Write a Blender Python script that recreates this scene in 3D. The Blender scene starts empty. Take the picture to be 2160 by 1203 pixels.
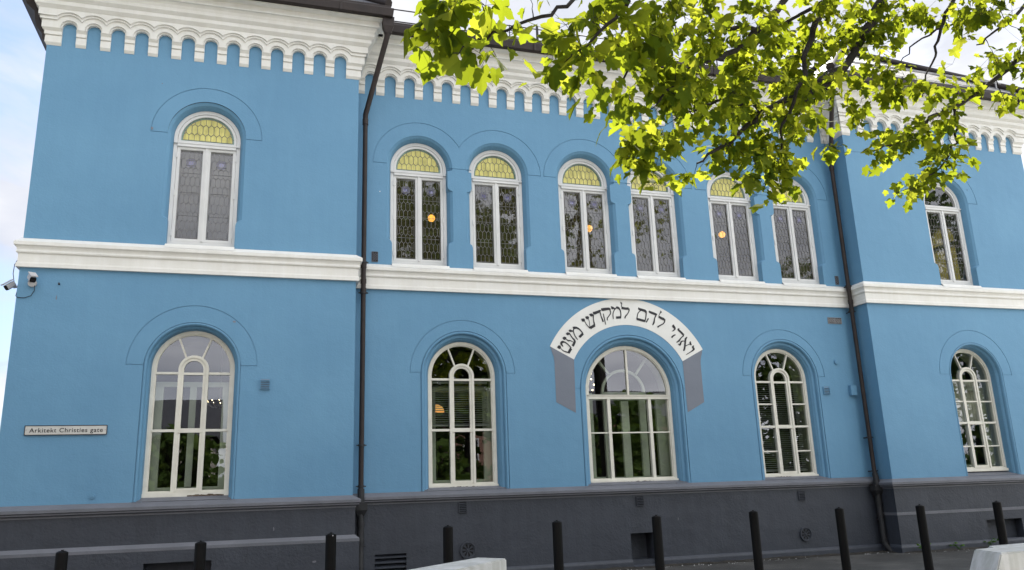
import bpy, bmesh, math, random
from mathutils import Vector, Matrix
from mathutils.geometry import tessellate_polygon

random.seed(11)
SC = bpy.context.scene
COL = SC.collection
PI = math.pi
R = math.radians

# ------------------------------------------------------------------ camera
CAMR = Vector((0.956147, -0.290973, -0.033441))
CAMU = Vector((-0.041402, -0.247305, 0.968053))
CAMF = Vector((0.289947, 0.924216, 0.248507))
CAMP = Vector((-6.1087, -12.7, 1.22))
cam_data = bpy.data.cameras.new("camera")
cam = bpy.data.objects.new("camera", cam_data)
COL.objects.link(cam)
cam.matrix_world = Matrix(((CAMR.x, CAMU.x, -CAMF.x, CAMP.x),
                           (CAMR.y, CAMU.y, -CAMF.y, CAMP.y),
                           (CAMR.z, CAMU.z, -CAMF.z, CAMP.z),
                           (0, 0, 0, 1)))
cam_data.sensor_width = 36.0
cam_data.lens = 36.0 * 1714.97 / 2160.0
cam_data.clip_start = 0.05
cam_data.clip_end = 3000
SC.camera = cam

# ------------------------------------------------------------------ sky and sun
SUN_EL, SUN_AZ = R(47), R(38)          # azimuth from +Y (behind the house) towards +X
SUN_DIR = Vector((math.sin(SUN_AZ) * math.cos(SUN_EL), math.cos(SUN_AZ) * math.cos(SUN_EL), math.sin(SUN_EL)))
world = bpy.data.worlds.new("World")
SC.world = world
world.use_nodes = True
wt = world.node_tree
wn, wl = wt.nodes, wt.links
bg = wn["Background"]
bg.inputs["Strength"].default_value = 0.12
sky = wn.new("ShaderNodeTexSky")
sky.sky_type = 'NISHITA'
sky.sun_disc = False
sky.sun_elevation = SUN_EL
sky.sun_rotation = SUN_AZ
sky.air_density = 1.0
sky.dust_density = 1.6
tc = wn.new("ShaderNodeTexCoord")
sep = wn.new("ShaderNodeSeparateXYZ")
wl.new(tc.outputs["Generated"], sep.inputs[0])
zadd = wn.new("ShaderNodeMath"); zadd.operation = 'ADD'; zadd.inputs[1].default_value = 0.22
wl.new(sep.outputs["Z"], zadd.inputs[0])
zmax = wn.new("ShaderNodeMath"); zmax.operation = 'MAXIMUM'; zmax.inputs[1].default_value = 0.1
wl.new(zadd.outputs[0], zmax.inputs[0])
vdiv = wn.new("ShaderNodeVectorMath"); vdiv.operation = 'DIVIDE'
wl.new(tc.outputs["Generated"], vdiv.inputs[0])
comb = wn.new("ShaderNodeCombineXYZ")
for i in range(3):
    wl.new(zmax.outputs[0], comb.inputs[i])
wl.new(comb.outputs[0], vdiv.inputs[1])
cn = wn.new("ShaderNodeTexNoise")
cn.inputs["Scale"].default_value = 1.25
cn.inputs["Detail"].default_value = 7
cn.inputs["Roughness"].default_value = 0.56
cn.inputs["Distortion"].default_value = 0.35
cmap = wn.new("ShaderNodeMapping")
cmap.inputs["Location"].default_value = (6.385, 21.095, 0.0)
wl.new(vdiv.outputs[0], cmap.inputs["Vector"])
wl.new(cmap.outputs[0], cn.inputs["Vector"])
# more cloud towards +X
cbias = wn.new("ShaderNodeMath"); cbias.operation = 'MULTIPLY_ADD'
cbias.inputs[1].default_value = 0.10; 
wl.new(sep.outputs["X"], cbias.inputs[0]); wl.new(cn.outputs["Fac"], cbias.inputs[2])
cr = wn.new("ShaderNodeValToRGB")
cr.color_ramp.elements[0].position = 0.455
cr.color_ramp.elements[1].position = 0.575
wl.new(cbias.outputs[0], cr.inputs[0])
cn2 = wn.new("ShaderNodeTexNoise")
cn2.inputs["Scale"].default_value = 2.6; cn2.inputs["Detail"].default_value = 5
wl.new(cmap.outputs[0], cn2.inputs["Vector"])
ccol = wn.new("ShaderNodeValToRGB")
ccol.color_ramp.elements[0].position = 0.3; ccol.color_ramp.elements[0].color = (2.3, 2.45, 2.9, 1)
ccol.color_ramp.elements[1].position = 0.72; ccol.color_ramp.elements[1].color = (3.8, 3.76, 3.72, 1)
wl.new(cn2.outputs["Fac"], ccol.inputs[0])
skyg = wn.new("ShaderNodeMix"); skyg.data_type = 'RGBA'; skyg.blend_type = 'MIX'
skyg.inputs["Factor"].default_value = 0.5
skyg.inputs["B"].default_value = (1.2, 1.6, 2.7, 1)
wl.new(sky.outputs["Color"], skyg.inputs["A"])
cmix = wn.new("ShaderNodeMix"); cmix.data_type = 'RGBA'
wl.new(cr.outputs["Color"], cmix.inputs["Factor"])
wl.new(skyg.outputs["Result"], cmix.inputs["A"])
wl.new(ccol.outputs["Color"], cmix.inputs["B"])
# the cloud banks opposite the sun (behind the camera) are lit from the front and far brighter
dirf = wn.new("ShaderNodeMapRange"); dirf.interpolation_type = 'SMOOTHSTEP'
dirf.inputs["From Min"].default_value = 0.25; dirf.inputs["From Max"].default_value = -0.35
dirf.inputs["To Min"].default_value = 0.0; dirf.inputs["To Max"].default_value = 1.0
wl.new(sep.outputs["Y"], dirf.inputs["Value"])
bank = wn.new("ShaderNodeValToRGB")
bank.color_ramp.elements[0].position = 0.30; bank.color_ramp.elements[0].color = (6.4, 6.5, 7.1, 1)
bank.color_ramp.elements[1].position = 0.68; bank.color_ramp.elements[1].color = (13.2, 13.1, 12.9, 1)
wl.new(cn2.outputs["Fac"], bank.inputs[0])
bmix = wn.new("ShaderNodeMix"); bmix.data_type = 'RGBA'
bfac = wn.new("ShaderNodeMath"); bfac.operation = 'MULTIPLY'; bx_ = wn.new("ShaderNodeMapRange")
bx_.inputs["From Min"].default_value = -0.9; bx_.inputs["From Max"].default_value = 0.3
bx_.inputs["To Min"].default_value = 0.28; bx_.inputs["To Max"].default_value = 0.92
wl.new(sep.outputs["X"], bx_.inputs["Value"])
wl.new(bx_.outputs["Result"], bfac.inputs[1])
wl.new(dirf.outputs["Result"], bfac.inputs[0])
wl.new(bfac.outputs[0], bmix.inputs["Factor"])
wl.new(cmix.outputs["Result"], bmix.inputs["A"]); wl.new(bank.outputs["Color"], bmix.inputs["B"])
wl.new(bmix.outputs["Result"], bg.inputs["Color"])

sun_data = bpy.data.lights.new("sun", 'SUN')
sun_data.energy = 5.0
sun_data.angle = R(0.5)
sun_data.color = (1.0, 0.95, 0.86)
sun = bpy.data.objects.new("sun", sun_data)
COL.objects.link(sun)
sun.rotation_euler = SUN_DIR.to_track_quat('Z', 'Y').to_euler()

SC.view_settings.view_transform = 'Standard'
SC.view_settings.look = 'None'
SC.view_settings.exposure = 1.36
SC.view_settings.gamma = 1.0
SC.render.engine = 'CYCLES'
SC.cycles.use_denoising = True
SC.cycles.max_bounces = 8
SC.cycles.transparent_max_bounces = 12
SC.cycles.caustics_reflective = False
SC.cycles.caustics_refractive = False

# ------------------------------------------------------------------ materials
def new_mat(name):
    m = bpy.data.materials.new(name)
    m.use_nodes = True
    return m, m.node_tree.nodes, m.node_tree.links, m.node_tree.nodes["Principled BSDF"]

def ramp(n, l, src, stops):
    r = n.new("ShaderNodeValToRGB")
    e = r.color_ramp.elements
    e[0].position, e[0].color = stops[0][0], (*stops[0][1], 1)
    e[1].position, e[1].color = stops[-1][0], (*stops[-1][1], 1)
    for p, c in stops[1:-1]:
        x = e.new(p); x.color = (*c, 1)
    l.new(src, r.inputs[0])
    return r

def noise(n, l, scale, detail=4, rough=0.55, vec=None, stretch=None, dist=0.0):
    t = n.new("ShaderNodeTexNoise")
    t.inputs["Scale"].default_value = scale
    t.inputs["Detail"].default_value = detail
    t.inputs["Roughness"].default_value = rough
    t.inputs["Distortion"].default_value = dist
    g = n.new("ShaderNodeNewGeometry")
    if stretch:
        mp = n.new("ShaderNodeMapping"); mp.inputs["Scale"].default_value = stretch
        l.new(g.outputs["Position"], mp.inputs[0]); l.new(mp.outputs[0], t.inputs["Vector"])
    else:
        l.new(g.outputs["Position"], t.inputs["Vector"])
    return t

def bump(n, l, p, src, strength, dist=0.02):
    b = n.new("ShaderNodeBump")
    b.inputs["Strength"].default_value = strength
    b.inputs["Distance"].default_value = dist
    l.new(src, b.inputs["Height"])
    l.new(b.outputs[0], p.inputs["Normal"])
    return b

def mottled(name, c1, c2, rough=0.7, s1=1.3, s2=45, bstr=0.25, bdist=0.01, streak=None, spec=0.35):
    m, n, l, p = new_mat(name)
    a = noise(n, l, s1, 6, 0.6)
    r = ramp(n, l, a.outputs["Fac"], [(0.3, c1), (0.7, c2)])
    out = r.outputs["Color"]
    if streak:
        st = noise(n, l, 1.0, 5, 0.65, stretch=(9, 9, 0.55))
        rs = ramp(n, l, st.outputs["Fac"], [(0.42, streak), (0.60, (1, 1, 1))])
        mx = n.new("ShaderNodeMix"); mx.data_type = 'RGBA'; mx.blend_type = 'MULTIPLY'
        mx.inputs["Factor"].default_value = 1.0
        l.new(out, mx.inputs["A"]); l.new(rs.outputs["Color"], mx.inputs["B"])
        out = mx.outputs["Result"]
    l.new(out, p.inputs["Base Color"])
    p.inputs["Roughness"].default_value = rough
    p.inputs["Specular IOR Level"].default_value = spec
    b1 = noise(n, l, s2, 5, 0.6)
    b2 = noise(n, l, s2 * 0.13, 3, 0.5)
    ad = n.new("ShaderNodeMath"); ad.operation = 'MULTIPLY_ADD'; ad.inputs[1].default_value = 2.5
    l.new(b2.outputs["Fac"], ad.inputs[0]); l.new(b1.outputs["Fac"], ad.inputs[2])
    bump(n, l, p, ad.outputs[0], bstr, bdist)
    return m

M = {}
M['blue'] = mottled("blue_render", (0.097, 0.230, 0.366), (0.116, 0.262, 0.404), 0.6, 0.8, 38, 0.30, 0.008, streak=(0.975, 0.975, 0.98))
M['white'] = mottled("white_masonry_paint", (0.62, 0.62, 0.595), (0.69, 0.69, 0.665), 0.55, 2.0, 40, 0.18, 0.006, streak=(0.965, 0.96, 0.945))
M['grey'] = mottled("grey_plinth_paint", (0.033, 0.039, 0.052), (0.043, 0.050, 0.065), 0.55, 1.6, 26, 0.5, 0.012, streak=(0.90, 0.90, 0.90))
M['greylight'] = mottled("grey_ledge_paint", (0.105, 0.112, 0.130), (0.135, 0.142, 0.165), 0.5, 2.5, 30, 0.4, 0.01)
M['upframe'] = mottled("white_window_paint", (0.54, 0.55, 0.55), (0.60, 0.61, 0.61), 0.4, 4, 60, 0.1, 0.003)
M['creamframe'] = mottled("old_cream_window_paint", (0.56, 0.55, 0.49), (0.65, 0.64, 0.575), 0.45, 6, 70, 0.25, 0.004)
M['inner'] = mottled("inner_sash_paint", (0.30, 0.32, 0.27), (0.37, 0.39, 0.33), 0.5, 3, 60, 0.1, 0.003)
M['brown'] = mottled("brown_metal", (0.014, 0.010, 0.0095), (0.026, 0.018, 0.016), 0.6, 5, 60, 0.2, 0.004)
M['darkmetal'] = mottled("dark_grey_iron", (0.010, 0.011, 0.013), (0.026, 0.027, 0.030), 0.6, 9, 60, 0.3, 0.004)
M['black'] = mottled("black_powder_coat", (0.002, 0.002, 0.0022), (0.004, 0.004, 0.0042), 0.6, 3, 90, 0.08, 0.002, spec=0.12)
M['hole'] = mottled("dark_void", (0.004, 0.004, 0.005), (0.008, 0.008, 0.009), 0.9, 3, 20, 0.1)
M['concrete'] = mottled("cast_concrete", (0.44, 0.45, 0.45), (0.55, 0.56, 0.56), 0.8, 3.0, 55, 0.5, 0.006, streak=(0.80, 0.80, 0.77))
M['soil'] = mottled("damp_soil", (0.012, 0.011, 0.010), (0.04, 0.036, 0.03), 0.9, 6, 30, 1.0, 0.03)
M['signface'] = mottled("sign_face", (0.42, 0.42, 0.40), (0.50, 0.50, 0.48), 0.5, 5, 30, 0.05)
M['ink'] = mottled("black_ink", (0.012, 0.012, 0.016), (0.018, 0.018, 0.022), 0.5, 5, 30, 0.05)
M['letter'] = mottled("charcoal_letter_paint", (0.018, 0.019, 0.024), (0.026, 0.027, 0.033), 0.6, 5, 30, 0.1)
M['ribbon'] = mottled("grey_ribbon_paint", (0.135, 0.155, 0.195), (0.155, 0.175, 0.215), 0.6, 2, 38, 0.25, 0.006)
M['banner'] = mottled("white_banner_paint", (0.62, 0.63, 0.61), (0.68, 0.69, 0.67), 0.6, 2, 38, 0.25, 0.006)
M['camwhite'] = mottled("white_plastic", (0.40, 0.40, 0.41), (0.46, 0.46, 0.47), 0.4, 5, 60, 0.05)
M['lead'] = mottled("lead_came", (0.10, 0.10, 0.10), (0.2, 0.2, 0.2), 0.45, 20, 80, 0.2, 0.002)
M['steel'] = mottled("galvanised_steel", (0.25, 0.25, 0.26), (0.35, 0.35, 0.36), 0.45, 10, 60, 0.1)
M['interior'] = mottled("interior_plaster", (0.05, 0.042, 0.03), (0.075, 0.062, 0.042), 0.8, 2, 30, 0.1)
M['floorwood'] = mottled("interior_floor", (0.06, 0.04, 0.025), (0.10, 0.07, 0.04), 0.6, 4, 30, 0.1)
M['blind'] = mottled("blind_slat", (0.16, 0.165, 0.16), (0.22, 0.225, 0.22), 0.5, 5, 30, 0.05)
M['curtain'] = mottled("cream_curtain", (0.42, 0.41, 0.36), (0.52, 0.51, 0.46), 0.9, 8, 60, 0.2)

def glass_mat(name, tint, body, bodyfac, refl, wav=0.0, wscale=3.0, rough=0.0, body_trans=0.0):
    m, n, l, p = new_mat(name)
    n.remove(p)
    out = n["Material Output"]
    tr = n.new("ShaderNodeBsdfTransparent"); tr.inputs[0].default_value = (*tint, 1)
    df = n.new("ShaderNodeBsdfDiffuse"); df.inputs[0].default_value = (*body, 1)
    bodysh = df.outputs[0]
    if body_trans > 0:
        tl = n.new("ShaderNodeBsdfTranslucent"); tl.inputs[0].default_value = (*body, 1)
        mt = n.new("ShaderNodeMixShader"); mt.inputs[0].default_value = body_trans
        l.new(df.outputs[0], mt.inputs[1]); l.new(tl.outputs[0], mt.inputs[2]); bodysh = mt.outputs[0]
        nv = noise(n, l, 14, 4, 0.6, stretch=(1, 1, 0.4))
        rv = ramp(n, l, nv.outputs["Fac"], [(0.3, tuple(c * 0.62 for c in body)), (0.7, body)])
        l.new(rv.outputs[0], df.inputs[0]); l.new(rv.outputs[0], tl.inputs[0])
    m1 = n.new("ShaderNodeMixShader"); m1.inputs[0].default_value = bodyfac
    l.new(tr.outputs[0], m1.inputs[1]); l.new(bodysh, m1.inputs[2])
    gl = n.new("ShaderNodeBsdfGlossy"); gl.inputs["Roughness"].default_value = rough
    gl.inputs["Color"].default_value = (0.90, 0.92, 1.0, 1)
    ge = n.new("ShaderNodeNewGeometry")          # Schlick reflectance, the same from both sides of the sheet
    dt = n.new("ShaderNodeVectorMath"); dt.operation = 'DOT_PRODUCT'
    l.new(ge.outputs["Normal"], dt.inputs[0]); l.new(ge.outputs["Incoming"], dt.inputs[1])
    ab = n.new("ShaderNodeMath"); ab.operation = 'ABSOLUTE'; l.new(dt.outputs["Value"], ab.inputs[0])
    om = n.new("ShaderNodeMath"); om.operation = 'SUBTRACT'; om.inputs[0].default_value = 1.0; l.new(ab.outputs[0], om.inputs[1])
    pw = n.new("ShaderNodeMath"); pw.operation = 'POWER'; pw.inputs[1].default_value = 5.0; l.new(om.outputs[0], pw.inputs[0])
    ma = n.new("ShaderNodeMath"); ma.operation = 'MULTIPLY_ADD'; ma.inputs[1].default_value = 0.9; ma.inputs[2].default_value = refl + 0.04; ma.use_clamp = True
    l.new(pw.outputs[0], ma.inputs[0])
    m2 = n.new("ShaderNodeMixShader")
    l.new(ma.outputs[0], m2.inputs[0]); l.new(m1.outputs[0], m2.inputs[1]); l.new(gl.outputs[0], m2.inputs[2])
    l.new(m2.outputs[0], out.inputs[0])
    if wav > 0:
        w = noise(n, l, wscale, 2, 0.5, stretch=(1, 1, 0.6))
        b = n.new("ShaderNodeBump"); b.inputs["Strength"].default_value = wav; b.inputs["Distance"].default_value = 0.02
        l.new(w.outputs["Fac"], b.inputs["Height"]); l.new(b.outputs[0], gl.inputs["Normal"])
    return m

M['glass'] = glass_mat("old_window_glass", (0.80, 0.84, 0.80), (0.1, 0.1, 0.1), 0.0, 0.065, 0.022, 2.2)
M['leadglass'] = glass_mat("leaded_glass", (0.42, 0.38, 0.20), (0.10, 0.09, 0.045), 0.5, 0.04, 0.035, 7.0, 0.01, 0.3)
M['yellowglass'] = glass_mat("yellow_opal_glass", (0.7, 0.6, 0.2), (0.93, 0.87, 0.33), 0.97, -0.04, 0.2, 14, 0.1, 0.25)
M['greenglass'] = glass_mat("green_border_glass", (0.3, 0.6, 0.4), (0.22, 0.42, 0.30), 0.9, 0.02, 0.2, 14, 0.05, 0.25)
M['violetglass'] = glass_mat("violet_star_glass", (0.25, 0.22, 0.55), (0.14, 0.13, 0.34), 0.8, 0.06, 0.2, 14, 0.05, 0.2)
M['darkglass'] = glass_mat("dark_clear_glass", (0.35, 0.33, 0.25), (0.03, 0.03, 0.02), 0.3, 0.04, 0.03, 5.0, 0.0)

def emit(name, col, s):
    m, n, l, p = new_mat(name)
    p.inputs["Base Color"].default_value = (*col, 1)
    p.inputs["Emission Color"].default_value = (*col, 1)
    p.inputs["Emission Strength"].default_value = s
    return m
M['lampglow'] = emit("lamp_globe_glow", (1.0, 0.50, 0.13), 3.0)
M['bulb'] = emit("chandelier_bulb_glow", (1.0, 0.80, 0.5), 4.0)

# leaf: sunlight passes through it
def leaf_mat(name, c_lo, c_hi, t_lo, t_hi, tfac):
    m, n, l, p = new_mat(name)
    out = n["Material Output"]
    a = n.new("ShaderNodeNewGeometry")
    rc = ramp(n, l, a.outputs["Random Per Island"], [(0.0, tuple(c * 0.7 for c in c_lo)), (0.55, c_lo), (1.0, c_hi)])
    rt = ramp(n, l, a.outputs["Random Per Island"], [(0.0, tuple(c * 0.62 for c in t_lo)), (0.5, t_lo), (1.0, t_hi)])
    l.new(rc.outputs[0], p.inputs["Base Color"])
    p.inputs["Roughness"].default_value = 0.8
    p.inputs["Specular IOR Level"].default_value = 0.05
    t = n.new("ShaderNodeBsdfTranslucent")
    l.new(rt.outputs[0], t.inputs[0])
    mx = n.new("ShaderNodeMixShader"); mx.inputs[0].default_value = tfac
    l.new(p.outputs[0], mx.inputs[1]); l.new(t.outputs[0], mx.inputs[2])
    l.new(mx.outputs[0], out.inputs[0])
    return m
M['leaf'] = leaf_mat("maple_leaf", (0.016, 0.040, 0.006), (0.030, 0.060, 0.010), (0.36, 0.43, 0.020), (0.54, 0.56, 0.04), 0.5)
M['leaf2'] = leaf_mat("far_leaf", (0.075, 0.13, 0.03), (0.14, 0.20, 0.05), (0.10, 0.18, 0.02), (0.16, 0.24, 0.03), 0.35)
M['bark'] = mottled("dark_bark", (0.009, 0.0075, 0.006), (0.019, 0.016, 0.013), 0.85, 8, 30, 0.9, 0.02)

def asphalt():
    m, n, l, p = new_mat("worn_asphalt")
    a = noise(n, l, 0.9, 6, 0.65)
    g = noise(n, l, 120, 3, 0.7)
    r = ramp(n, l, a.outputs["Fac"], [(0.34, (0.012, 0.012, 0.012)), (0.52, (0.034, 0.034, 0.033)), (0.7, (0.075, 0.073, 0.07))])
    rg = ramp(n, l, g.outputs["Fac"], [(0.35, (0.55, 0.55, 0.55)), (0.7, (1.35, 1.35, 1.35))])
    mx = n.new("ShaderNodeMix"); mx.data_type = 'RGBA'; mx.blend_type = 'MULTIPLY'; mx.inputs["Factor"].default_value = 1
    l.new(r.outputs[0], mx.inputs["A"]); l.new(rg.outputs[0], mx.inputs["B"])
    l.new(mx.outputs["Result"], p.inputs["Base Color"])
    p.inputs["Roughness"].default_value = 0.85
    bump(n, l, p, g.outputs["Fac"], 0.6, 0.01)
    return m
M['asphalt'] = asphalt()
M['bounce_paving'] = mottled("pale_bounce_paving", (0.42, 0.41, 0.385), (0.50, 0.485, 0.455), 0.85, 1.1, 40, 0.4, 0.01)  # pale so that the added ground sheet bounces light up the wall

def slate():
    m, n, l, p = new_mat("slate_roof")
    g = n.new("ShaderNodeNewGeometry")
    bt = n.new("ShaderNodeTexBrick")
    bt.inputs["Scale"].default_value = 3.2
    bt.inputs["Color1"].default_value = (0.045, 0.047, 0.055, 1)
    bt.inputs["Color2"].default_value = (0.075, 0.077, 0.088, 1)
    bt.inputs["Mortar"].default_value = (0.015, 0.015, 0.017, 1)
    bt.inputs["Mortar Size"].default_value = 0.015
    l.new(g.outputs["Position"], bt.inputs["Vector"])
    l.new(bt.outputs["Color"], p.inputs["Base Color"])
    p.inputs["Roughness"].default_value = 0.6
    bump(n, l, p, bt.outputs["Fac"], 0.4, 0.02)
    return m
M['slate'] = slate()

# ------------------------------------------------------------------ mesh helpers
def empty(name, loc=(0, 0, 0), rz=0.0):
    o = bpy.data.objects.new(name, None)
    COL.objects.link(o)
    o.location = loc
    o.rotation_euler = (0, 0, rz)
    o.empty_display_size = 0.2
    return o

def tag(o, label=None, cat=None, group=None, kind=None):
    if label: o["label"] = label
    if cat: o["category"] = cat
    if group: o["group"] = group
    if kind: o["kind"] = kind
    return o

def world_loc(o):
    v = Vector((0, 0, 0))
    while o is not None:
        v += o.location
        o = o.parent
    return v

class MB:
    """collects geometry in world coordinates, builds ONE mesh object"""
    def __init__(self):
        self.v, self.f, self.s, self.mi = [], [], [], []
    def add(self, vs, fs, smooth=False, mi=0):
        b = len(self.v)
        self.v += [tuple(p) for p in vs]
        self.f += [tuple(i + b for i in f) for f in fs]
        self.s += [smooth] * len(fs)
        self.mi += [mi] * len(fs)
    def box(self, x0, x1, y0, y1, z0, z1):
        v = [(x, y, z) for x in (x0, x1) for y in (y0, y1) for z in (z0, z1)]
        self.add(v, [(0, 1, 3, 2), (4, 6, 7, 5), (0, 4, 5, 1), (2, 3, 7, 6), (0, 2, 6, 4), (1, 5, 7, 3)])
    def poly(self, loops, y, flip=False):
        """flat polygon with holes in the XZ plane at y; loops are lists of (x,z)"""
        allp = [p for lp in loops for p in lp]
        tr = tessellate_polygon([[Vector((p[0], p[1], 0)) for p in lp] for lp in loops])
        self.add([(p[0], y, p[1]) for p in allp], tr)
    def prism(self, loops, y0, y1, back=False):
        """XZ polygon extruded from y0 (front) to y1"""
        self.poly(loops, y0)
        if back: self.poly(loops, y1)
        for lp in loops:
            n = len(lp)
            v = [(p[0], y0, p[1]) for p in lp] + [(p[0], y1, p[1]) for p in lp]
            self.add(v, [(i, (i + 1) % n, n + (i + 1) % n, n + i) for i in range(n)])
    def strip(self, rows, closed=False, smooth=False):
        """rows: lists of equal length points; quads between successive rows"""
        n = len(rows[0])
        v = [p for r_ in rows for p in r_]
        fs = []
        for a in range(len(rows) - 1):
            for i in range(n if closed else n - 1):
                j = (i + 1) % n
                fs.append((a * n + i, a * n + j, (a + 1) * n + j, (a + 1) * n + i))
        self.add(v, fs, smooth)
    def ring(self, o, i, y0, y1):
        """frame between outer and inner XZ loops (same count), front y0, back y1"""
        self.strip([[(p[0], y1, p[1]) for p in o], [(p[0], y0, p[1]) for p in o],
                    [(p[0], y0, p[1]) for p in i], [(p[0], y1, p[1]) for p in i]], closed=True)
    def tube(self, pts, rad, n=8, smooth=True, caps=True):
        pts = [Vector(p) for p in pts]
        rads = rad if isinstance(rad, (list, tuple)) else [rad] * len(pts)
        rows = []
        ref = None
        for k, p in enumerate(pts):
            d = (pts[min(k + 1, len(pts) - 1)] - pts[max(k - 1, 0)])
            if d.length < 1e-9: d = Vector((0, 0, 1))
            d.normalize()
            if ref is None:
                ref = Vector((0, 0, 1)) if abs(d.z) < 0.9 else Vector((1, 0, 0))
            a = d.cross(ref)
            if a.length < 1e-6: a = d.cross(Vector((0, 1, 0.3)))
            a.normalize(); b = a.cross(d); b.normalize(); ref = b.cross(a).cross(b) if False else ref
            rows.append([p + (a * math.cos(t) + b * math.sin(t)) * rads[k] for t in [2 * PI * i / n for i in range(n)]])
        self.strip(rows, closed=True, smooth=smooth)
        if caps:
            self.add(rows[0], [tuple(range(n))]); self.add(rows[-1], [tuple(range(n))])
    def bar(self, p, q, w, y0, y1):
        """flat strip in the XZ plane from p to q"""
        dx, dz = q[0] - p[0], q[1] - p[1]
        L = math.hypot(dx, dz)
        if L < 1e-6: return
        nx, nz = -dz / L * w / 2, dx / L * w / 2
        lp = [(p[0] + nx, p[1] + nz), (q[0] + nx, q[1] + nz), (q[0] - nx, q[1] - nz), (p[0] - nx, p[1] - nz)]
        v = [(a, y0, b) for a, b in lp] + [(a, y1, b) for a, b in lp]
        self.add(v, [(0, 1, 2, 3), (0, 1, 5, 4), (1, 2, 6, 5), (2, 3, 7, 6), (3, 0, 4, 7)])
    def sweep(self, prof, path, closed_prof=True, caps=True):
        """prof: (out, z); path: (x, y, mx, my) with (mx,my) the mitre direction of 'out'"""
        rows = [[(x + o * mx, y + o * my, z) for (o, z) in prof] for (x, y, mx, my) in path]
        self.strip(rows, closed=closed_prof)
        if caps and closed_prof:
            for rw in (rows[0], rows[-1]):
                tr = tessellate_polygon([[Vector((p[0] * 1.0, 0, 0)) * 0 + Vector((o, z, 0)) for p, (o, z) in zip(rw, prof)]])
                self.add(rw, tr)
    def ball(self, c, r, n=10, m=7, sz=1.0):
        rows = []
        for a in range(m + 1):
            t = PI * a / m
            rows.append([(c[0] + r * math.sin(t) * math.cos(u), c[1] + r * math.sin(t) * math.sin(u), c[2] + r * sz * math.cos(t))
                         for u in [2 * PI * i / n for i in range(n)]])
        self.strip(rows, closed=True, smooth=True)
    def build(self, name, mat, parent=None, mats=None):
        me = bpy.data.meshes.new(name)
        L = world_loc(parent) if parent is not None else Vector((0, 0, 0))
        me.from_pydata([(x - L.x, y - L.y, z - L.z) for x, y, z in self.v], [], self.f)
        for m_ in (mats or [mat]):
            me.materials.append(m_)
        me.polygons.foreach_set("use_smooth", self.s)
        me.polygons.foreach_set("material_index", self.mi)
        me.update()
        bm = bmesh.new(); bm.from_mesh(me)
        bmesh.ops.recalc_face_normals(bm, faces=bm.faces)
        bm.to_mesh(me); bm.free()
        o = bpy.data.objects.new(name, me)
        COL.objects.link(o)
        o.parent = parent
        return o

def arch(cx, zb, zs, r, off=0.0, boff=0.0, n=24):
    """closed loop: bottom left, up, over, bottom right; off > 0 shrinks it"""
    rr = r - off
    pts = [(cx - rr, zb + boff), (cx - rr, zs)]
    for i in range(1, n):
        t = PI - PI * i / n
        pts.append((cx + rr * math.cos(t), zs + rr * math.sin(t)))
    pts += [(cx + rr, zs), (cx + rr, zb + boff)]
    return pts

def arcpts(cx, cz, r, a0, a1, n):
    return [(cx + r * math.cos(a0 + (a1 - a0) * i / n), cz + r * math.sin(a0 + (a1 - a0) * i / n)) for i in range(n + 1)]
# ------------------------------------------------------------------ the house
P = -0.455                       # front plane of the two side wings
XL0, XL1, XR0, XR1 = -9.35, -4.78, 4.69, 9.26
YB = 11.0
ZTOP = 8.62
ZBL, ZBC, ZBR = 1.277, 1.300, 1.252
UPS, UPR = 6.65, 0.472           # upper windows: springing and radius
UPB, UPT = 4.95, 6.52            # frame bottom, transom
LOS, LOR = 3.11, 0.552
LOB, LOT = 1.345, 3.05
RU, RL, RLP = 0.14, 0.17, 0.21   # frame recess
GW, GD = 0.010, 0.009             # incised lines

house = empty("synagogue")
tag(house, "long pale blue two-storey hall with white arcaded cornice, round-arched windows and dark grey plinth", "building")

UC = [-3.685, -2.318, -0.671, 0.687, 2.344, 3.700]
UPW = [(-7.05, P), (7.00, P)]
LOW = [(-7.045, P, 'wing'), (-2.985, 0.0, 'mid'), (3.046, 0.0, 'mid'), (7.005, P, 'wing')]

PROF_UP = [(0.088, 0.0), (0.076, 0.012), (0.05, 0.032), (0.03, 0.07), (0.016, 0.115), (0.008, RU + 0.02)]
PROF_MID = [(0.160, 0.0), (0.160, 0.022), (0.150, 0.022), (0.150, 0.004), (0.138, -0.006), (0.120, -0.004), (0.108, 0.010), (0.102, 0.030),
            (0.096, 0.052), (0.070, 0.056), (0.056, 0.062), (0.046, 0.082), (0.030, 0.100), (0.024, 0.125), (0.006, RL + 0.02)]
PROF_WING = [(0.094, 0.0), (0.094, 0.018), (0.085, 0.018), (0.085, 0.002), (0.072, -0.004), (0.058, 0.002), (0.046, 0.022), (0.040, 0.06),
             (0.028, 0.075), (0.014, 0.10), (0.006, RLP + 0.02)]

def up_scale(z, pier_top):
    """chamfer of the upper jambs dies out near the sill (and near the springing on the pier sides)"""
    s = 1.0
    if z < 5.34: s = 0.0 if z < 5.24 else (1 - math.sqrt(max(0, 1 - ((z - 5.24) / 0.10) ** 2)))
    if pier_top and 6.24 < z < 6.62:
        s = 0.0 if z > 6.33 else 1 - math.sqrt(max(0, 1 - ((6.33 - z) / 0.09) ** 2))
    return s

def up_path(cx, off, zb, lpier, rpier):
    """open path up the left jamb, over the arch, down the right one"""
    zs = [zb, 5.2399, 5.25, 5.27, 5.30, 5.34, 5.8, 6.24, 6.27, 6.30, 6.32, 6.3301, 6.60, 6.6201, UPS]
    L = [(cx - UPR - off * up_scale(z, lpier), z) for z in zs]
    A = arcpts(cx, UPS, UPR + off, PI, 0, 28)[1:-1]
    Rr = [(cx + UPR + off * up_scale(z, rpier), z) for z in reversed(zs)]
    return L + A + Rr

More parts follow.
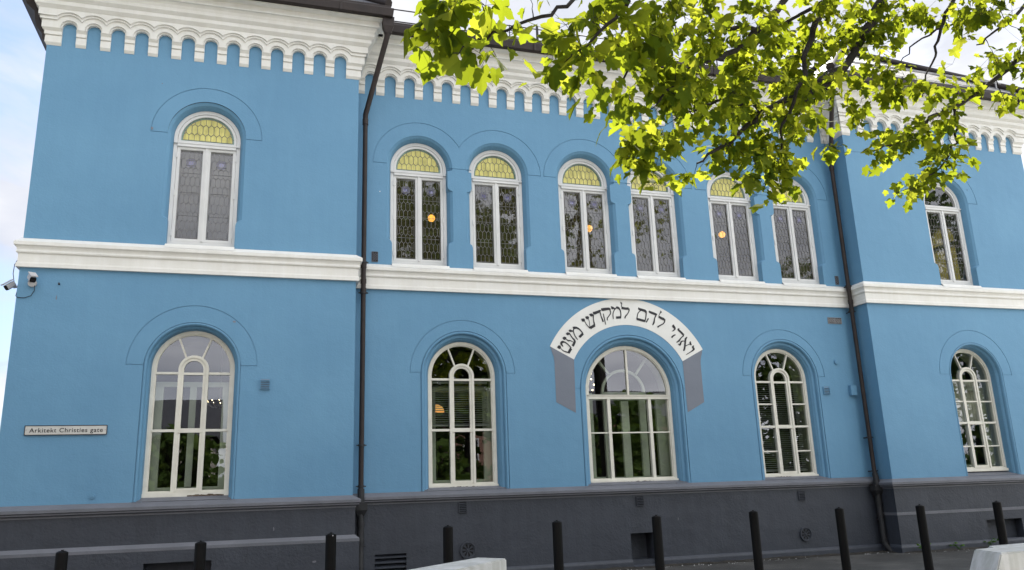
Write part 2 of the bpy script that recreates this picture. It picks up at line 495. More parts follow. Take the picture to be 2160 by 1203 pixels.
def plain_path(cx, r, zs, off, zb, n=28):
    return [(cx - r - off, zb), (cx - r - off, (zb + zs) / 2), (cx - r - off, zs)] + arcpts(cx, zs, r + off, PI, 0, n)[1:-1] + \
           [(cx + r + off, zs), (cx + r + off, (zb + zs) / 2), (cx + r + off, zb)]

def reveal(mb, pathf, prof, y):
    rows = []
    for off, dep in prof:
        rows.append([(x, y + dep, z) for x, z in pathf(off)])
    mb.strip(rows)

def ring_piece(mb, inner, gcx, gzs, gr, y, clip=None):
    """the voussoir ring inside an incised line; inner = path of the opening above the springing"""
    o = arcpts(gcx, gzs, gr - GW, 0, PI, 40)
    o[0] = (o[0][0], gzs + GW); o[-1] = (o[-1][0], gzs + GW)
    mb.poly([o + inner], y)
    # bottom of the groove
    oo = arcpts(gcx, gzs, gr, 0, PI, 40); ii = list(o)
    mb.strip([[(a, y + GD, b) for a, b in oo], [(a, y + GD, b) for a, b in ii]])
    mb.strip([[(a, y, b) for a, b in oo], [(a, y + GD, b) for a, b in oo]])
    mb.strip([[(a, y, b) for a, b in ii], [(a, y + GD, b) for a, b in ii]])

def side_groove(mb, xa, xb, z, y):
    mb.add([(xa, y + GD, z), (xb, y + GD, z), (xb, y + GD, z + GW), (xa, y + GD, z + GW)], [(0, 1, 2, 3)])
    for zz in (z, z + GW):
        mb.add([(xa, y, zz), (xb, y, zz), (xb, y + GD, zz), (xa, y + GD, zz)], [(0, 1, 2, 3)])

GUR, GLR = 0.80, 0.872           # radii of the incised lines
def upper_hole_single(cx, zb):
    p = up_path(cx, PROF_UP[0][0], zb, False, False)
    k = 15
    L = p[:15]; Rr = p[-15:]
    return L + [(cx - GUR, UPS)] + arcpts(cx, UPS, GUR, PI, 0, 40)[1:-1] + [(cx + GUR, UPS)] + Rr

def lower_notch(cx, r, zs, off, gr, gzs, zb, gcx):
    return [(cx - r - off, zb), (cx - r - off, gzs), (gcx - gr, gzs)] + arcpts(gcx, gzs, gr, PI, 0, 40)[1:-1] + \
           [(gcx + gr, gzs), (cx + r + off, gzs), (cx + r + off, zb)]

UZB = 4.80                      # upper openings run down behind the white sill
def upper_fill(mb, cx, y, lp, rp):
    reveal(mb, lambda off: up_path(cx, off, UZB, lp, rp), PROF_UP, y)

def single_upper(mb, cx, y):
    upper_fill(mb, cx, y, False, False)
    o = PROF_UP[0][0]
    inner = arcpts(cx, UPS + GW, UPR + o, PI, 0, 28)
    ring_piece(mb, inner, cx, UPS, GUR, y)
    for s in (-1, 1):
        side_groove(mb, cx + s * (UPR + o), cx + s * (GUR - GW), UPS, y)

def lower_window_wall(mb, cx, y, r, zs, prof, gr, gzs, gcx, zb):
    o = prof[0][0]
    reveal(mb, lambda off: plain_path(cx, r, zs, off, zb), prof, y)
    inner = arcpts(cx, zs, r + o, PI, 0, 28)
    inner[0] = (cx - r - o, gzs + GW); inner[-1] = (cx + r + o, gzs + GW)
    ring_piece(mb, inner, gcx, gzs, gr, y)
    for s in (-1, 1):
        side_groove(mb, cx + s * (r + o), gcx + s * (gr - GW), gzs, y)

# --- walls -------------------------------------------------------------
def wing_wall(xa, xb, cu, cl, zb):
    mb = MB()
    notch = lower_notch(cl, LOR, LOS, PROF_WING[0][0], GLR, LOS + 0.02, zb, cl)
    outer = [(xa, zb)] + notch + [(xb, zb), (xb, ZTOP), (xa, ZTOP)]
    mb.poly([outer, upper_hole_single(cu, UZB)], P)
    single_upper(mb, cu, P)
    lower_window_wall(mb, cl, P, LOR, LOS, PROF_WING, GLR, LOS + 0.02, cl, zb)
    return mb

wl_ = wing_wall(XL0, XL1, UPW[0][0], LOW[0][0], ZBL)
wl_.add([(XL0, P, 0), (XL0, YB, 0), (XL0, YB, ZTOP), (XL0, P, ZTOP)], [(0, 1, 2, 3)])
wl_.add([(XL1, P, ZBL), (XL1, 0.3, ZBL), (XL1, 0.3, ZTOP), (XL1, P, ZTOP)], [(0, 1, 2, 3)])
wall_left = wl_.build("wall", M['blue'], house)

wr_ = wing_wall(XR0, XR1, UPW[1][0], LOW[3][0], ZBR)
wr_.add([(XR0, P, ZBR), (XR0, 0.3, ZBR), (XR0, 0.3, ZTOP), (XR0, P, ZTOP)], [(0, 1, 2, 3)])
# side wall with the far window that glows yellow through the pane
SWC = 1.90
def yz(loops, x, mb):
    allp = [p for lp in loops for p in lp]
    tr = tessellate_polygon([[Vector((p[0], p[1], 0)) for p in lp] for lp in loops])
    mb.add([(x, p[0], p[1]) for p in allp], tr)
yz([[(P, 0), (YB, 0), (YB, ZTOP), (P, ZTOP)], arch(SWC, UPB, UPS, UPR)], XR1, wr_)
wall_right = wr_.build("wall", M['blue'], house)

wc = MB()
holes = []
pairs = [(0, 1), (2, 3), (4, 5)]
for a, b in pairs:
    ca, cb = UC[a], UC[b]
    o = PROF_UP[0][0]
    pa = up_path(ca, o, UZB, False, True); pb = up_path(cb, o, UZB, True, False)
    half = (cb - ca) / 2
    th = math.acos(half / GUR)
    A1 = arcpts(ca, UPS, GUR, PI, th, 34); A2 = arcpts(cb, UPS, GUR, PI - th, 0, 34)
    hole = pa[:15] + A1 + A2 + pb[-15:] + list(reversed(pb[-15:] and [])) 
    # down to the sill of the second opening, back up its left jamb, along the springing, down the first
    hole = pa[:15] + A1 + A2[1:] + pb[-15:] + pb[:15] + pa[-15:]
    # order: ... pb right jamb goes down; then pb left jamb goes up; then pa right jamb goes down
    holes.append(hole)
    # ring piece for the pair
    g = GUR - GW
    th2 = math.acos(half / g)
    O1 = arcpts(ca, UPS, g, PI, th2, 34); O2 = arcpts(cb, UPS, g, PI - th2, 0, 34)
    O1[0] = (ca - g, UPS + GW); O2[-1] = (cb + g, UPS + GW)
    I2 = arcpts(cb, UPS, UPR + o, 0, PI, 28); I1 = arcpts(ca, UPS, UPR + o, 0, PI, 28)
    for I in (I1, I2):
        I[0] = (I[0][0], UPS + GW); I[-1] = (I[-1][0], UPS + GW)
    wc.poly([O1 + O2[1:] + I2 + I1], 0.0)
    for oo, ii in ((A1, O1), (A2, O2)):
        wc.strip([[(x, GD, z) for x, z in oo], [(x, GD, z) for x, z in ii]])
        wc.strip([[(x, 0, z) for x, z in oo], [(x, GD, z) for x, z in oo]])
        wc.strip([[(x, 0, z) for x, z in ii], [(x, GD, z) for x, z in ii]])
    side_groove(wc, ca - g, ca - UPR - o, UPS, 0.0)
    side_groove(wc, cb + UPR + o, cb + g, UPS, 0.0)
    side_groove(wc, ca + UPR, cb - UPR, UPS, 0.0)
    upper_fill(wc, ca, 0.0, False, True)
    upper_fill(wc, cb, 0.0, True, False)
L2C, L2R, L2S = -0.025, 0.795, 2.86
PROF_L2 = [(a * 1.08, b) for a, b in PROF_MID]
notch = []
for cx, r, zs, prof, gr, gzs, gcx in ((LOW[1][0], LOR, LOS, PROF_MID, GLR, LOS + 0.02, LOW[1][0] - 0.012),
                                      (L2C, L2R, L2S, PROF_L2, 1.148, L2S + 0.03, L2C - 0.02),
                                      (LOW[2][0], LOR, LOS, PROF_MID, GLR, LOS + 0.02, LOW[2][0] - 0.012)):
    notch += lower_notch(cx, r, zs, prof[0][0], gr, gzs, ZBC, gcx)
    lower_window_wall(wc, cx, 0.0, r, zs, prof, gr, gzs, gcx, ZBC)
outer = [(XL1, ZBC)] + notch + [(XR0, ZBC), (XR0, ZTOP), (XL1, ZTOP)]
wc.poly([outer] + holes, 0.0)
wc.build("wall", M['blue'], house)

# back wall, floors, ceilings: the closed shell behind the windows
sh = MB()
sh.add([(XL0, YB, 0), (XR1, YB, 0), (XR1, YB, ZTOP), (XL0, YB, ZTOP)], [(0, 1, 2, 3)])
sh.build("back_wall", M['blue'], house)
fl = MB()
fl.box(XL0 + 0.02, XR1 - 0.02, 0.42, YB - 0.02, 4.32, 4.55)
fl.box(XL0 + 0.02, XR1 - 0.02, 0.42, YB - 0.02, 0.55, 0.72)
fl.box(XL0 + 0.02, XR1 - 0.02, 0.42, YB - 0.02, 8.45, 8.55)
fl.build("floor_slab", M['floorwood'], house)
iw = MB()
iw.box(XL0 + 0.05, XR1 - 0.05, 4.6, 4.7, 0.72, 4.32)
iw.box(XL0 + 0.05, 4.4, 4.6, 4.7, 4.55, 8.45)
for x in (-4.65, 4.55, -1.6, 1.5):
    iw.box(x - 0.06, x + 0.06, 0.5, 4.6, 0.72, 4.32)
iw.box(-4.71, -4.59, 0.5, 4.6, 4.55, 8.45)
iw.build("partition_wall", M['interior'], house)

# --- string course, plinth, cornice ------------------------------------
def path_wing(x0, x1, inner_y=0.05, back=YB):
    if x0 < 0:   # left wing: outer side on the left
        return [(x0, back, -1, 0), (x0, P, -1, -1), (x1, P, 1, -1), (x1, inner_y, 1, 0)]
    return [(x0, inner_y, -1, 0), (x0, P, -1, -1), (x1, P, 1, -1), (x1, back, 1, 0)]
PATHS = {'L': path_wing(XL0, XL1), 'R': path_wing(XR0, XR1), 'C': [(XL1, 0, 0, -1), (XR0, 0, 0, -1)]}

BAND = [(-0.01, 4.463), (0.046, 4.463), (0.046, 4.516), (0.036, 4.523), (0.036, 4.531), (0.032, 4.536), (0.032, 4.650), (0.038, 4.656), (0.054, 4.668),
        (0.058, 4.684), (0.052, 4.700), (0.048, 4.706), (0.052, 4.726), (0.066, 4.752), (0.084, 4.764), (0.088, 4.770), (0.088, 4.816), (0.082, 4.823),
        (0.0, 4.885), (-0.01, 4.885)]
for k in 'LCR':
    b = MB(); b.sweep(BAND, PATHS[k])
    # sloping sills that run into the openings
    for cx, y in ([(c, 0.0) for c in UC] if k == 'C' else [UPW[0]] if k == 'L' else [UPW[1]]):
        w = UPR + 0.006
        b.add([(cx - w, y - 0.02, 4.905), (cx + w, y - 0.02, 4.905), (cx + w, y + RU + 0.02, 4.958), (cx - w, y + RU + 0.02, 4.958),
               (cx - w, y - 0.075, 4.834), (cx + w, y - 0.075, 4.834)], [(0, 1, 2, 3), (4, 5, 1, 0)])
    b.build("string_course", M['white'], house)

def ledge(zb):
    return [(-0.01, zb - 0.17), (0.045, zb - 0.17), (0.045, zb - 0.148), (0.060, zb - 0.142), (0.085, zb - 0.130), (0.085, zb - 0.112), (0.092, zb - 0.108),
            (0.108, zb - 0.100), (0.108, zb - 0.062), (0.102, zb - 0.056), (0.0, zb), (-0.01, zb)]
for k, zb in (('L', ZBL), ('C', ZBC), ('R', ZBR)):
    b = MB(); b.sweep(ledge(zb), PATHS[k])
    items = [(LOW[0][0], LOR, RLP, P)] if k == 'L' else [(LOW[3][0], LOR, RLP, P)] if k == 'R' else [(LOW[1][0], LOR, RL, 0), (L2C, L2R, RL, 0), (LOW[2][0], LOR, RL, 0)]
    for cx, r, rc, y in items:
        o = {'L': 0.094, 'R': 0.094, 'C': 0.16}[k]
        b.add([(cx - r - o, y - 0.004, zb + 0.004), (cx + r + o, y - 0.004, zb + 0.004), (cx + r + 0.02, y + rc + 0.03, zb + 0.075), (cx - r - 0.02, y + rc + 0.03, zb + 0.075)], [(0, 1, 2, 3)])
    b.build("plinth_ledge", M['greylight'], house)

# plinth faces with niches cut in; lighter skirtings
def plinth_front(mb, xa, xb, y, z0, z1, rects, depth=0.28):
    outer = [(xa, z0), (xb, z0), (xb, z1), (xa, z1)]
    mb.poly([outer] + [[(a, c), (b, c), (b, d), (a, d)] for a, b, c, d in rects], y)
    for a, b, c, d in rects:
        mb.strip([[(a, y, c), (b, y, c), (b, y, d), (a, y, d)], [(a, y + depth, c), (b, y + depth, c), (b, y + depth, d), (a, y + depth, d)]], closed=True)
        mb.add([(a, y + depth, c), (b, y + depth, c), (b, y + depth, d), (a, y + depth, d)], [(0, 1, 2, 3)])
pl = MB()
yL = P - 0.035
plinth_front(pl, XL0 - 0.035, XL1 + 0.035, yL, 0.66, ZBL - 0.15, [])
pl.add([(XL1 + 0.035, yL, 0.66), (XL1 + 0.035, 0.05, 0.66), (XL1 + 0.035, 0.05, ZBL - 0.15), (XL1 + 0.035, yL, ZBL - 0.15)], [(0, 1, 2, 3)])
plinth_front(pl, XL0 - 0.09, XL1 + 0.09, P - 0.09, -0.5, 0.655, [(-7.488, -6.647, 0.12, 0.492)])
pl.add([(XL1 + 0.09, P - 0.09, -0.5), (XL1 + 0.09, 0.05, -0.5), (XL1 + 0.09, 0.05, 0.655), (XL1 + 0.09, P - 0.09, 0.655)], [(0, 1, 2, 3)])
for x in (XL0 - 0.035, XL0 - 0.09):
    pl.add([(x, yL, -0.5), (x, YB, -0.5), (x, YB, 0.66), (x, yL, 0.66)], [(0, 1, 2, 3)])
pl.build("plinth", M['grey'], house)
pc = MB()
plinth_front(pc, XL1, XR0, -0.035, -0.5, ZBC - 0.15, [(-0.262, 0.145, 0.118, 0.530), (-4.40, -3.93, 0.05, 0.415)])
pc.build("plinth", M['grey'], house)
pr = MB()
plinth_front(pr, XR0 - 0.035, XR1 + 0.035, yL, -0.5, ZBR - 0.15, [(6.60, 7.43, 0.135, 0.472)], 0.16)
pr.add([(XR0 - 0.035, yL, -0.5), (XR0 - 0.035, 0.05, -0.5), (XR0 - 0.035, 0.05, ZBR - 0.15), (XR0 - 0.035, yL, ZBR - 0.15)], [(0, 1, 2, 3)])
pr.add([(XR1 + 0.035, yL, -0.5), (XR1 + 0.035, YB, -0.5), (XR1 + 0.035, YB, ZBR - 0.15), (XR1 + 0.035, yL, ZBR - 0.15)], [(0, 1, 2, 3)])
pr.build("plinth", M['grey'], house)
sk = MB()
# sloped offset on the left wing
sk.sweep([(0.034, 0.735), (0.092, 0.685), (0.092, 0.645), (0.034, 0.645)], PATHS['L'])
sk.build("plinth_offset", M['greylight'], house)
sk = MB()
sk.sweep([(0.034, 0.625), (0.041, 0.625), (0.041, 0.675), (0.034, 0.675)], PATHS['R'])
sk.build("plinth_band", M['greylight'], house)
for key in 'CR':
    sk = MB()
    segs = [PATHS['R']]
    if key == 'C':
        segs = [[(XL1, 0, 0, -1), (-4.42, 0, 0, -1)], [(-3.91, 0, 0, -1), (-0.262, 0, 0, -1)], [(0.145, 0, 0, -1), (XR0, 0, 0, -1)]]
    for sg in segs:
        sk.sweep([(0.034, 0.135), (0.058, 0.118), (0.078, 0.095), (0.082, 0.08), (0.084, -0.4), (0.034, -0.4)], sg)
    if key == 'C':
        sk.add([(-0.262, -0.115, -0.4), (0.145, -0.115, -0.4), (0.145, -0.115, 0.02), (-0.262, -0.115, 0.02), (-0.262, 0.24, 0.122), (0.145, 0.24, 0.122)], [(0, 1, 2, 3), (3, 2, 5, 4)])
    sk.build("skirting", M['greylight'] if False else M['grey'], house)

# cornice: corbels, arch plates, scalloped hood mould, fascias
ARCH_N = {'L': (-9.063, 0.33142, 13), 'R': (4.962, 0.3312, 13), 'C': (-4.535, 0.33259, 28)}
AZ, AR = 8.165, 0.096
PIERP = [(-0.01, 7.885), (0.004, 7.885), (0.030, 7.925), (0.030, 8.026), (0.022, 8.030), (0.022, 8.040), (0.044, 8.046), (0.044, 8.100), (0.080, 8.140), (-0.01, 8.140)]
FASC = [(0.05, 8.420), (0.130, 8.422), (0.172, 8.468), (0.176, 8.472), (0.176, 8.532), (0.184, 8.538), (0.222, 8.572), (0.226, 8.578), (0.226, 8.592), (0.216, 8.598), (0.220, 8.63), (0.240, 8.675),
        (0.268, 8.705), (0.300, 8.712), (0.300, 8.735), (0.290, 8.74), (0.290, 8.81), (0.32, 8.815), (0.40, 8.815), (0.40, 8.86), (0.0, 8.86), (0.0, 8.45)]
def cornice(key):
    x0, dx, n = ARCH_N[key]
    xs = [x0 + dx * i for i in range(n)]
    xa, xb = {'L': (XL0, XL1), 'R': (XR0, XR1), 'C': (XL1, XR0)}[key]
    y = 0.0 if key == 'C' else P
    wing = key != 'C'
    mb = MB()
    w = dx / 2 - AR
    # corbels between the arches
    for i in range(n - 1):
        c = (xs[i] + xs[i + 1]) / 2
        mb.sweep(PIERP, [(c - w, y, 0, -1), (c + w, y, 0, -1)])
    # end corbels
    if wing:
        pth = PATHS[key]
        mb.sweep(PIERP, [pth[0], pth[1], (xs[0] - AR, P, 0, -1)])
        mb.sweep(PIERP, [(xs[-1] + AR, P, 0, -1), pth[2], pth[3]])
    else:
        mb.sweep(PIERP, [(xa, 0, 0, -1), (xs[0] - AR, 0, 0, -1)])
        mb.sweep(PIERP, [(xs[-1] + AR, 0, 0, -1), (xb, 0, 0, -1)])
    def layer(o0, o1, rad, zbot, circle=False):
        e = o1 if wing else 0.0
        lo, hi = xa - e, xb + e
        zt = 8.445
        if not circle:
            pts = [(lo, zbot)]
            for c in xs:
                pts += [(c - rad, zbot)] + arcpts(c, AZ, rad, PI, 0, 14) + [(c + rad, zbot)]
            pts += [(hi, zbot), (hi, zt), (lo, zt)]
        else:
            zc = AZ + math.sqrt(rad * rad - (dx / 2) ** 2)
            t0 = math.acos((dx / 2) / rad)
            pts = [(lo, zc), (xs[0] - dx / 2, zc)] if lo < xs[0] - dx / 2 else []
            for c in xs:
                pts += arcpts(c, AZ, rad, PI - t0, t0, 12)[(0 if c == xs[0] and not pts else 1):]
            if hi > xs[-1] + dx / 2: pts += [(hi, zc)]
            pts += [(hi, zt), (lo, zt)]
        mb.prism([pts], y - o1, y - o0)
        if wing:   # the same layer on the return sides
            zb_ = zbot if not circle else zc
            for s, xx in ((-1, xa), (1, xb)):
                yend = 0.05 if (s > 0) == (key == 'L') else YB
                xo, xi = xx + s * o1, xx + s * o0
                ys = y - o1 + 0.0005
                mb.add([(xo, ys, zb_), (xo, yend, zb_), (xo, yend, zt), (xo, ys, zt), (xi, ys, zb_), (xi, yend, zb_)], [(0, 1, 2, 3), (0, 1, 5, 4)])
    layer(-0.005, 0.052, AR, 8.138)
    layer(0.052, 0.080, AR + 0.022, 8.1385)
    layer(0.080, 0.104, 0.192, 0, True)
    layer(0.104, 0.128, 0.222, 0, True)
    mb.sweep(FASC, PATHS[key])
    mb.build("cornice", M['white'], house)
for k in 'LCR': cornice(k)
# dark metal cladding under the eaves of the left end wall
ec = MB()
ec.sweep([(0.0, 7.90), (0.035, 7.925), (0.075, 7.99), (0.085, 8.06), (0.16, 8.16), (0.20, 8.30), (0.215, 8.42), (0.33, 8.53), (0.36, 8.62), (0.47, 8.72), (0.485, 8.83), (0.30, 8.84), (0.0, 8.5)],
         [(XL0, YB, -1, 0), (XL0, P + 0.004, -1, 0)])
ec.build("eaves_cladding", M['brown'], house)

# gutters and roofs
GUT = [(0.36, 8.835), (0.47, 8.835), (0.485, 8.845), (0.50, 8.97), (0.492, 8.985), (0.47, 8.985), (0.46, 8.90), (0.37, 8.90)]
DRIP = [(0.20, 8.93), (0.44, 8.975), (0.455, 8.99), (0.455, 9.045), (0.43, 9.062), (0.10, 9.14), (0.10, 9.05)]
for k in 'LCR':
    g = MB()
    pth = PATHS[k]
    if k == 'C':
        pth = [(XL1 + 0.44, 0, 0, -1), (XR0 - 0.44, 0, 0, -1)]
    g.sweep(GUT, pth)
    if k == 'C':
        xs_ = [-3.6 + i * 1.9 for i in range(5)]
    else:
        xa, xb = (XL0, XL1) if k == 'L' else (XR0, XR1)
        xs_ = [xa + 0.9, xa + 2.6, xb - 0.35]
    yy = 0.0 if k == 'C' else P
    for x in xs_:   # joint straps
        g.box(x - 0.018, x + 0.018, yy - 0.508, yy - 0.46, 8.83, 8.99)
    go = g.build("gutter", M['brown'], house)
    d = MB(); d.sweep(DRIP, pth)
    d.build("roof_edge_flashing", M['brown'], house)

rf = MB()
e = 0.42; sl = math.tan(R(24)); yr = 5.5
zr = 9.05 + (yr + e) * sl
rf.add([(XL0 + 1, -e, 9.06), (XR1 - 1, -e, 9.06), (XR1 - 1, yr, zr), (XL0 + 1, yr, zr), (XL0 + 1, 2 * yr + e, 9.06), (XR1 - 1, 2 * yr + e, 9.06)], [(0, 1, 2, 3), (3, 2, 5, 4)])
rf.build("roof", M['slate'], house)
for xa, xb in ((XL0, XL1), (XR0, XR1)):
    rw = MB()
    xm, hw = (xa + xb) / 2, (xb - xa) / 2 + e
    zt = 9.06 + hw * math.tan(R(40))
    yf, yb_ = P - e, YB + e
    rw.add([(xm - hw, yf, 9.06), (xm + hw, yf, 9.06), (xm + hw, yb_, 9.06), (xm - hw, yb_, 9.06), (xm, yf + hw, zt), (xm, yb_ - hw, zt)],
           [(0, 1, 4), (1, 2, 5, 4), (2, 3, 5), (3, 0, 4, 5)])
    ro = rw.build("roof", M['slate'], house)
    cap = MB()
    for s in (-1, 1):
        cap.tube([(xm + s * hw, yf, 9.10), (xm, yf + hw, zt + 0.05)], 0.085, 8)
    cap.tube([(xm, yf + hw, zt + 0.05), (xm, yb_ - hw, zt + 0.05)], 0.085, 8)
    cap.build("ridge_cap", M['brown'], ro)
    sg = MB()
    for r_ in (0.35, 0.50):
        z = 9.06 + r_ * math.tan(R(40)) + 0.14
        sg.tube([(xa + 0.25, yf + r_, z), (xb - 0.25, yf + r_, z)], 0.012, 6)
    for i in range(6):
        x = xa + 0.4 + i * (xb - xa - 0.8) / 5
        sg.box(x - 0.012, x + 0.012, yf + 0.34, yf + 0.36, 9.06 + 0.34 * 0.84, 9.06 + 0.36 * 0.84 + 0.15)
    sg.build("snow_guard", M['steel'], ro)
rail = MB()
for z in (9.20, 9.43):
    rail.tube([(XL1 + 0.3, -0.24, z), (XR0 - 0.3, -0.24, z)], 0.011, 6)
for i in range(17):
    x = -4.2 + i * 0.53
    big = i % 4 == 1
    rail.box(x - (0.02 if big else 0.006), x + (0.02 if big else 0.006), -0.25, -0.225, 9.08, 9.50 if big else 9.44)
for i in range(24):
    x = 4.9 + i * 0.19
rail.build("snow_guard", M['darkmetal'], house)

# --- windows -----------------------------------------------------------
def seg_clip(p, q, inside):
    a, b = inside(p), inside(q)
    if a and b: return p, q
    if not a and not b: return None
    if not a: p, q = q, p
    lo, hi = 0.0, 1.0
    for _ in range(14):
        m = (lo + hi) / 2
        if inside((p[0] + (q[0] - p[0]) * m, p[1] + (q[1] - p[1]) * m)): lo = m
        else: hi = m
    return p, (p[0] + (q[0] - p[0]) * lo, p[1] + (q[1] - p[1]) * lo)

def hex_lattice(mb, x0, x1, z0, z1, ncol, c, b, inside, y, w=0.0075):
    a = (x1 - x0) / ncol
    rows = int((z1 - z0) / (c + b)) + 2
    for j in range(-1, rows):
        for i in range(-1, ncol + 1):
            cx = x0 + (i + (0.5 if j % 2 == 0 else 1.0)) * a
            cz = z0 + j * (c + b) + c / 2
            for p, q in (((cx - a / 2, cz - c / 2), (cx - a / 2, cz + c / 2)), ((cx - a / 2, cz + c / 2), (cx, cz + c / 2 + b)), ((cx, cz + c / 2 + b), (cx + a / 2, cz + c / 2))):
                r_ = seg_clip(p, q, inside)
                if r_: mb.bar(r_[0], r_[1], w, y - 0.005, y)

def star(mb, cx, cz, r, y, w):
    for s in (0, PI):
        v = [(cx + r * math.sin(s + 2 * PI * k / 3), cz + r * math.cos(s + 2 * PI * k / 3)) for k in range(3)]
        for k in range(3): mb.bar(v[k], v[(k + 1) % 3], w, y - 0.006, y)

def upper_window(cx, yw, clear=False):
    y = yw + RU
    f = MB()
    o0 = arch(cx, UPB, UPS, UPR, -0.008); o1 = arch(cx, UPB, UPS, UPR, 0.046, 0.050)
    f.ring(o0, o1, y, y + 0.09)
    # transom
    f.box(cx - UPR + 0.05, cx + UPR - 0.05, y - 0.022, y + 0.07, UPT - 0.012, UPT + 0.034)
    f.box(cx - UPR - 0.004, cx + UPR + 0.004, y - 0.030, y + 0.01, UPT + 0.034, UPT + 0.052)
    # fanlight sash
    zb = UPT + 0.052
    def fan(off): return arch(cx, zb + 0.0, UPS, UPR, 0.046 + off, off if off else 0.0)
    f.ring(fan(0.004), fan(0.042), y + 0.012, y + 0.075)
    f.box(cx - 0.016, cx + 0.016, y - 0.012, y + 0.05, UPB + 0.055, UPT - 0.012)
    win = f.build("window", M['upframe'], house)
    sashes = []
    for s in (-1, 1):
        xa, xb = sorted((cx + s * 0.012, cx + s * (UPR - 0.050)))
        za, zb2 = UPB + 0.053, UPT - 0.014
        def rect(i): return [(xa + i, za + i), (xa + i, zb2 - i), (xb - i, zb2 - i), (xb - i, za + i)]
        sb = MB()
        sb.ring(rect(0), rect(0.038), y + 0.004, y + 0.06)
        sb.ring(rect(0.038), rect(0.045), y + 0.016, y + 0.06)
        for hz in (za + 0.12, (za + zb2) / 2, zb2 - 0.14):
            hx = xa if s < 0 else xb
            sb.box(hx - 0.010, hx + 0.010, y - 0.012, y + 0.01, hz - 0.045, hz + 0.045)
        sb.build("sash_frame", M['upframe'], win)
        gx0, gx1, gz0, gz1 = xa + 0.043, xb - 0.043, za + 0.043, zb2 - 0.043
        g = MB()
        yg = y + 0.036
        g.add([(gx0, yg, gz0), (gx1, yg, gz0), (gx1, yg, gz1), (gx0, yg, gz1)], [(0, 1, 2, 3)])
        g.build("pane", M['darkglass'] if clear else M['leadglass'], win)
        if True:
            ld = MB()
            m = 0.022
            ins = lambda p: gx0 + m <= p[0] <= gx1 - m and gz0 + m <= p[1] <= gz1 - m
            hex_lattice(ld, gx0 + m, gx1 - m, gz0 + m, gz1 - m, 4, 0.105, 0.036, ins, yg - 0.001, 0.0055 if not clear else 0.004)
            for p, q in (((gx0 + m, gz0), (gx0 + m, gz1)), ((gx1 - m, gz0), (gx1 - m, gz1)), ((gx0, gz0 + m), (gx1, gz0 + m)), ((gx0, gz1 - m), (gx1, gz1 - m)),
                         ((gx0, gz0 + 0.37), (gx1, gz0 + 0.37)), ((gx0, gz0 + 0.74), (gx1, gz0 + 0.74)), ((gx0, gz0 + 1.05), (gx1, gz0 + 1.05))):
                ld.bar(p, q, 0.006, yg - 0.006, yg - 0.001)
            ld.build("lead_lattice", M['lead'], win)
        if not clear:
            sc, sz = (gx0 + gx1) / 2, gz1 - 0.20
            md = MB()
            md.poly([[(sc + 0.072 * math.cos(2 * PI * k / 12), sz + 0.072 * math.sin(2 * PI * k / 12)) for k in range(12)]], yg - 0.003)
            mo = md.build("star_medallion", M['violetglass'], win)
            st = MB(); star(st, sc, sz, 0.082, yg - 0.0035, 0.009)
            st.build("star", M['lead'], win)
    yg = y + 0.045
    G = MB(); G.poly([fan(0.066)], yg)
    G.build("fanlight_glass", M['darkglass'] if clear else M['yellowglass'], win)
    if not clear:
        gb = MB(); gb.ring(fan(0.040), fan(0.068), yg - 0.002, yg + 0.004)
        gb.build("fanlight_border", M['greenglass'], win)
        ld = MB()
        rr = UPR - 0.046 - 0.068
        ins = lambda p: (p[1] > zb + 0.068) and (p[1] < UPS or (p[0] - cx) ** 2 + (p[1] - UPS) ** 2 < rr * rr) and abs(p[0] - cx) < rr
        hex_lattice(ld, cx - rr, cx + rr, zb + 0.04, UPS + rr, 9, 0.115, 0.036, ins, yg - 0.002, 0.0065)
        io = fan(0.067)
        for p, q in zip(io, io[1:] + io[:1]): ld.bar(p, q, 0.006, yg - 0.007, yg - 0.001)
        oo = fan(0.040)
        for k in range(2, 26, 2):
            ld.bar(oo[k], io[k], 0.005, yg - 0.007, yg - 0.001)
        ld.build("lead_lattice", M['lead'], win)
    return win

upper_window(*UPW[0])
for c in UC: upper_window(c, 0.0)
upper_window(UPW[1][0], P, clear=True)

# far side window of the right wing (its yellow glass shows through the front pane)
sw = MB()
def yring(mb, o, i, x0, x1):
    mb.strip([[(x1, a, b) for a, b in o], [(x0, a, b) for a, b in o], [(x0, a, b) for a, b in i], [(x1, a, b) for a, b in i]], closed=True)
yring(sw, arch(SWC, UPB, UPS, UPR, -0.01), arch(SWC, UPB, UPS, UPR, 0.10, 0.1), XR1 - 0.10, XR1 - 0.02)
sw.box(XR1 - 0.1, XR1 - 0.02, SWC - UPR, SWC + UPR, UPT - 0.02, UPT + 0.06)
swo = sw.build("window", M['upframe'], house)
sg_ = MB(); yz([arch(SWC, UPB, UPS, UPR, 0.05, 0.05)], XR1 - 0.05, sg_)
sg_.build("pane", M['yellowglass'], swo)

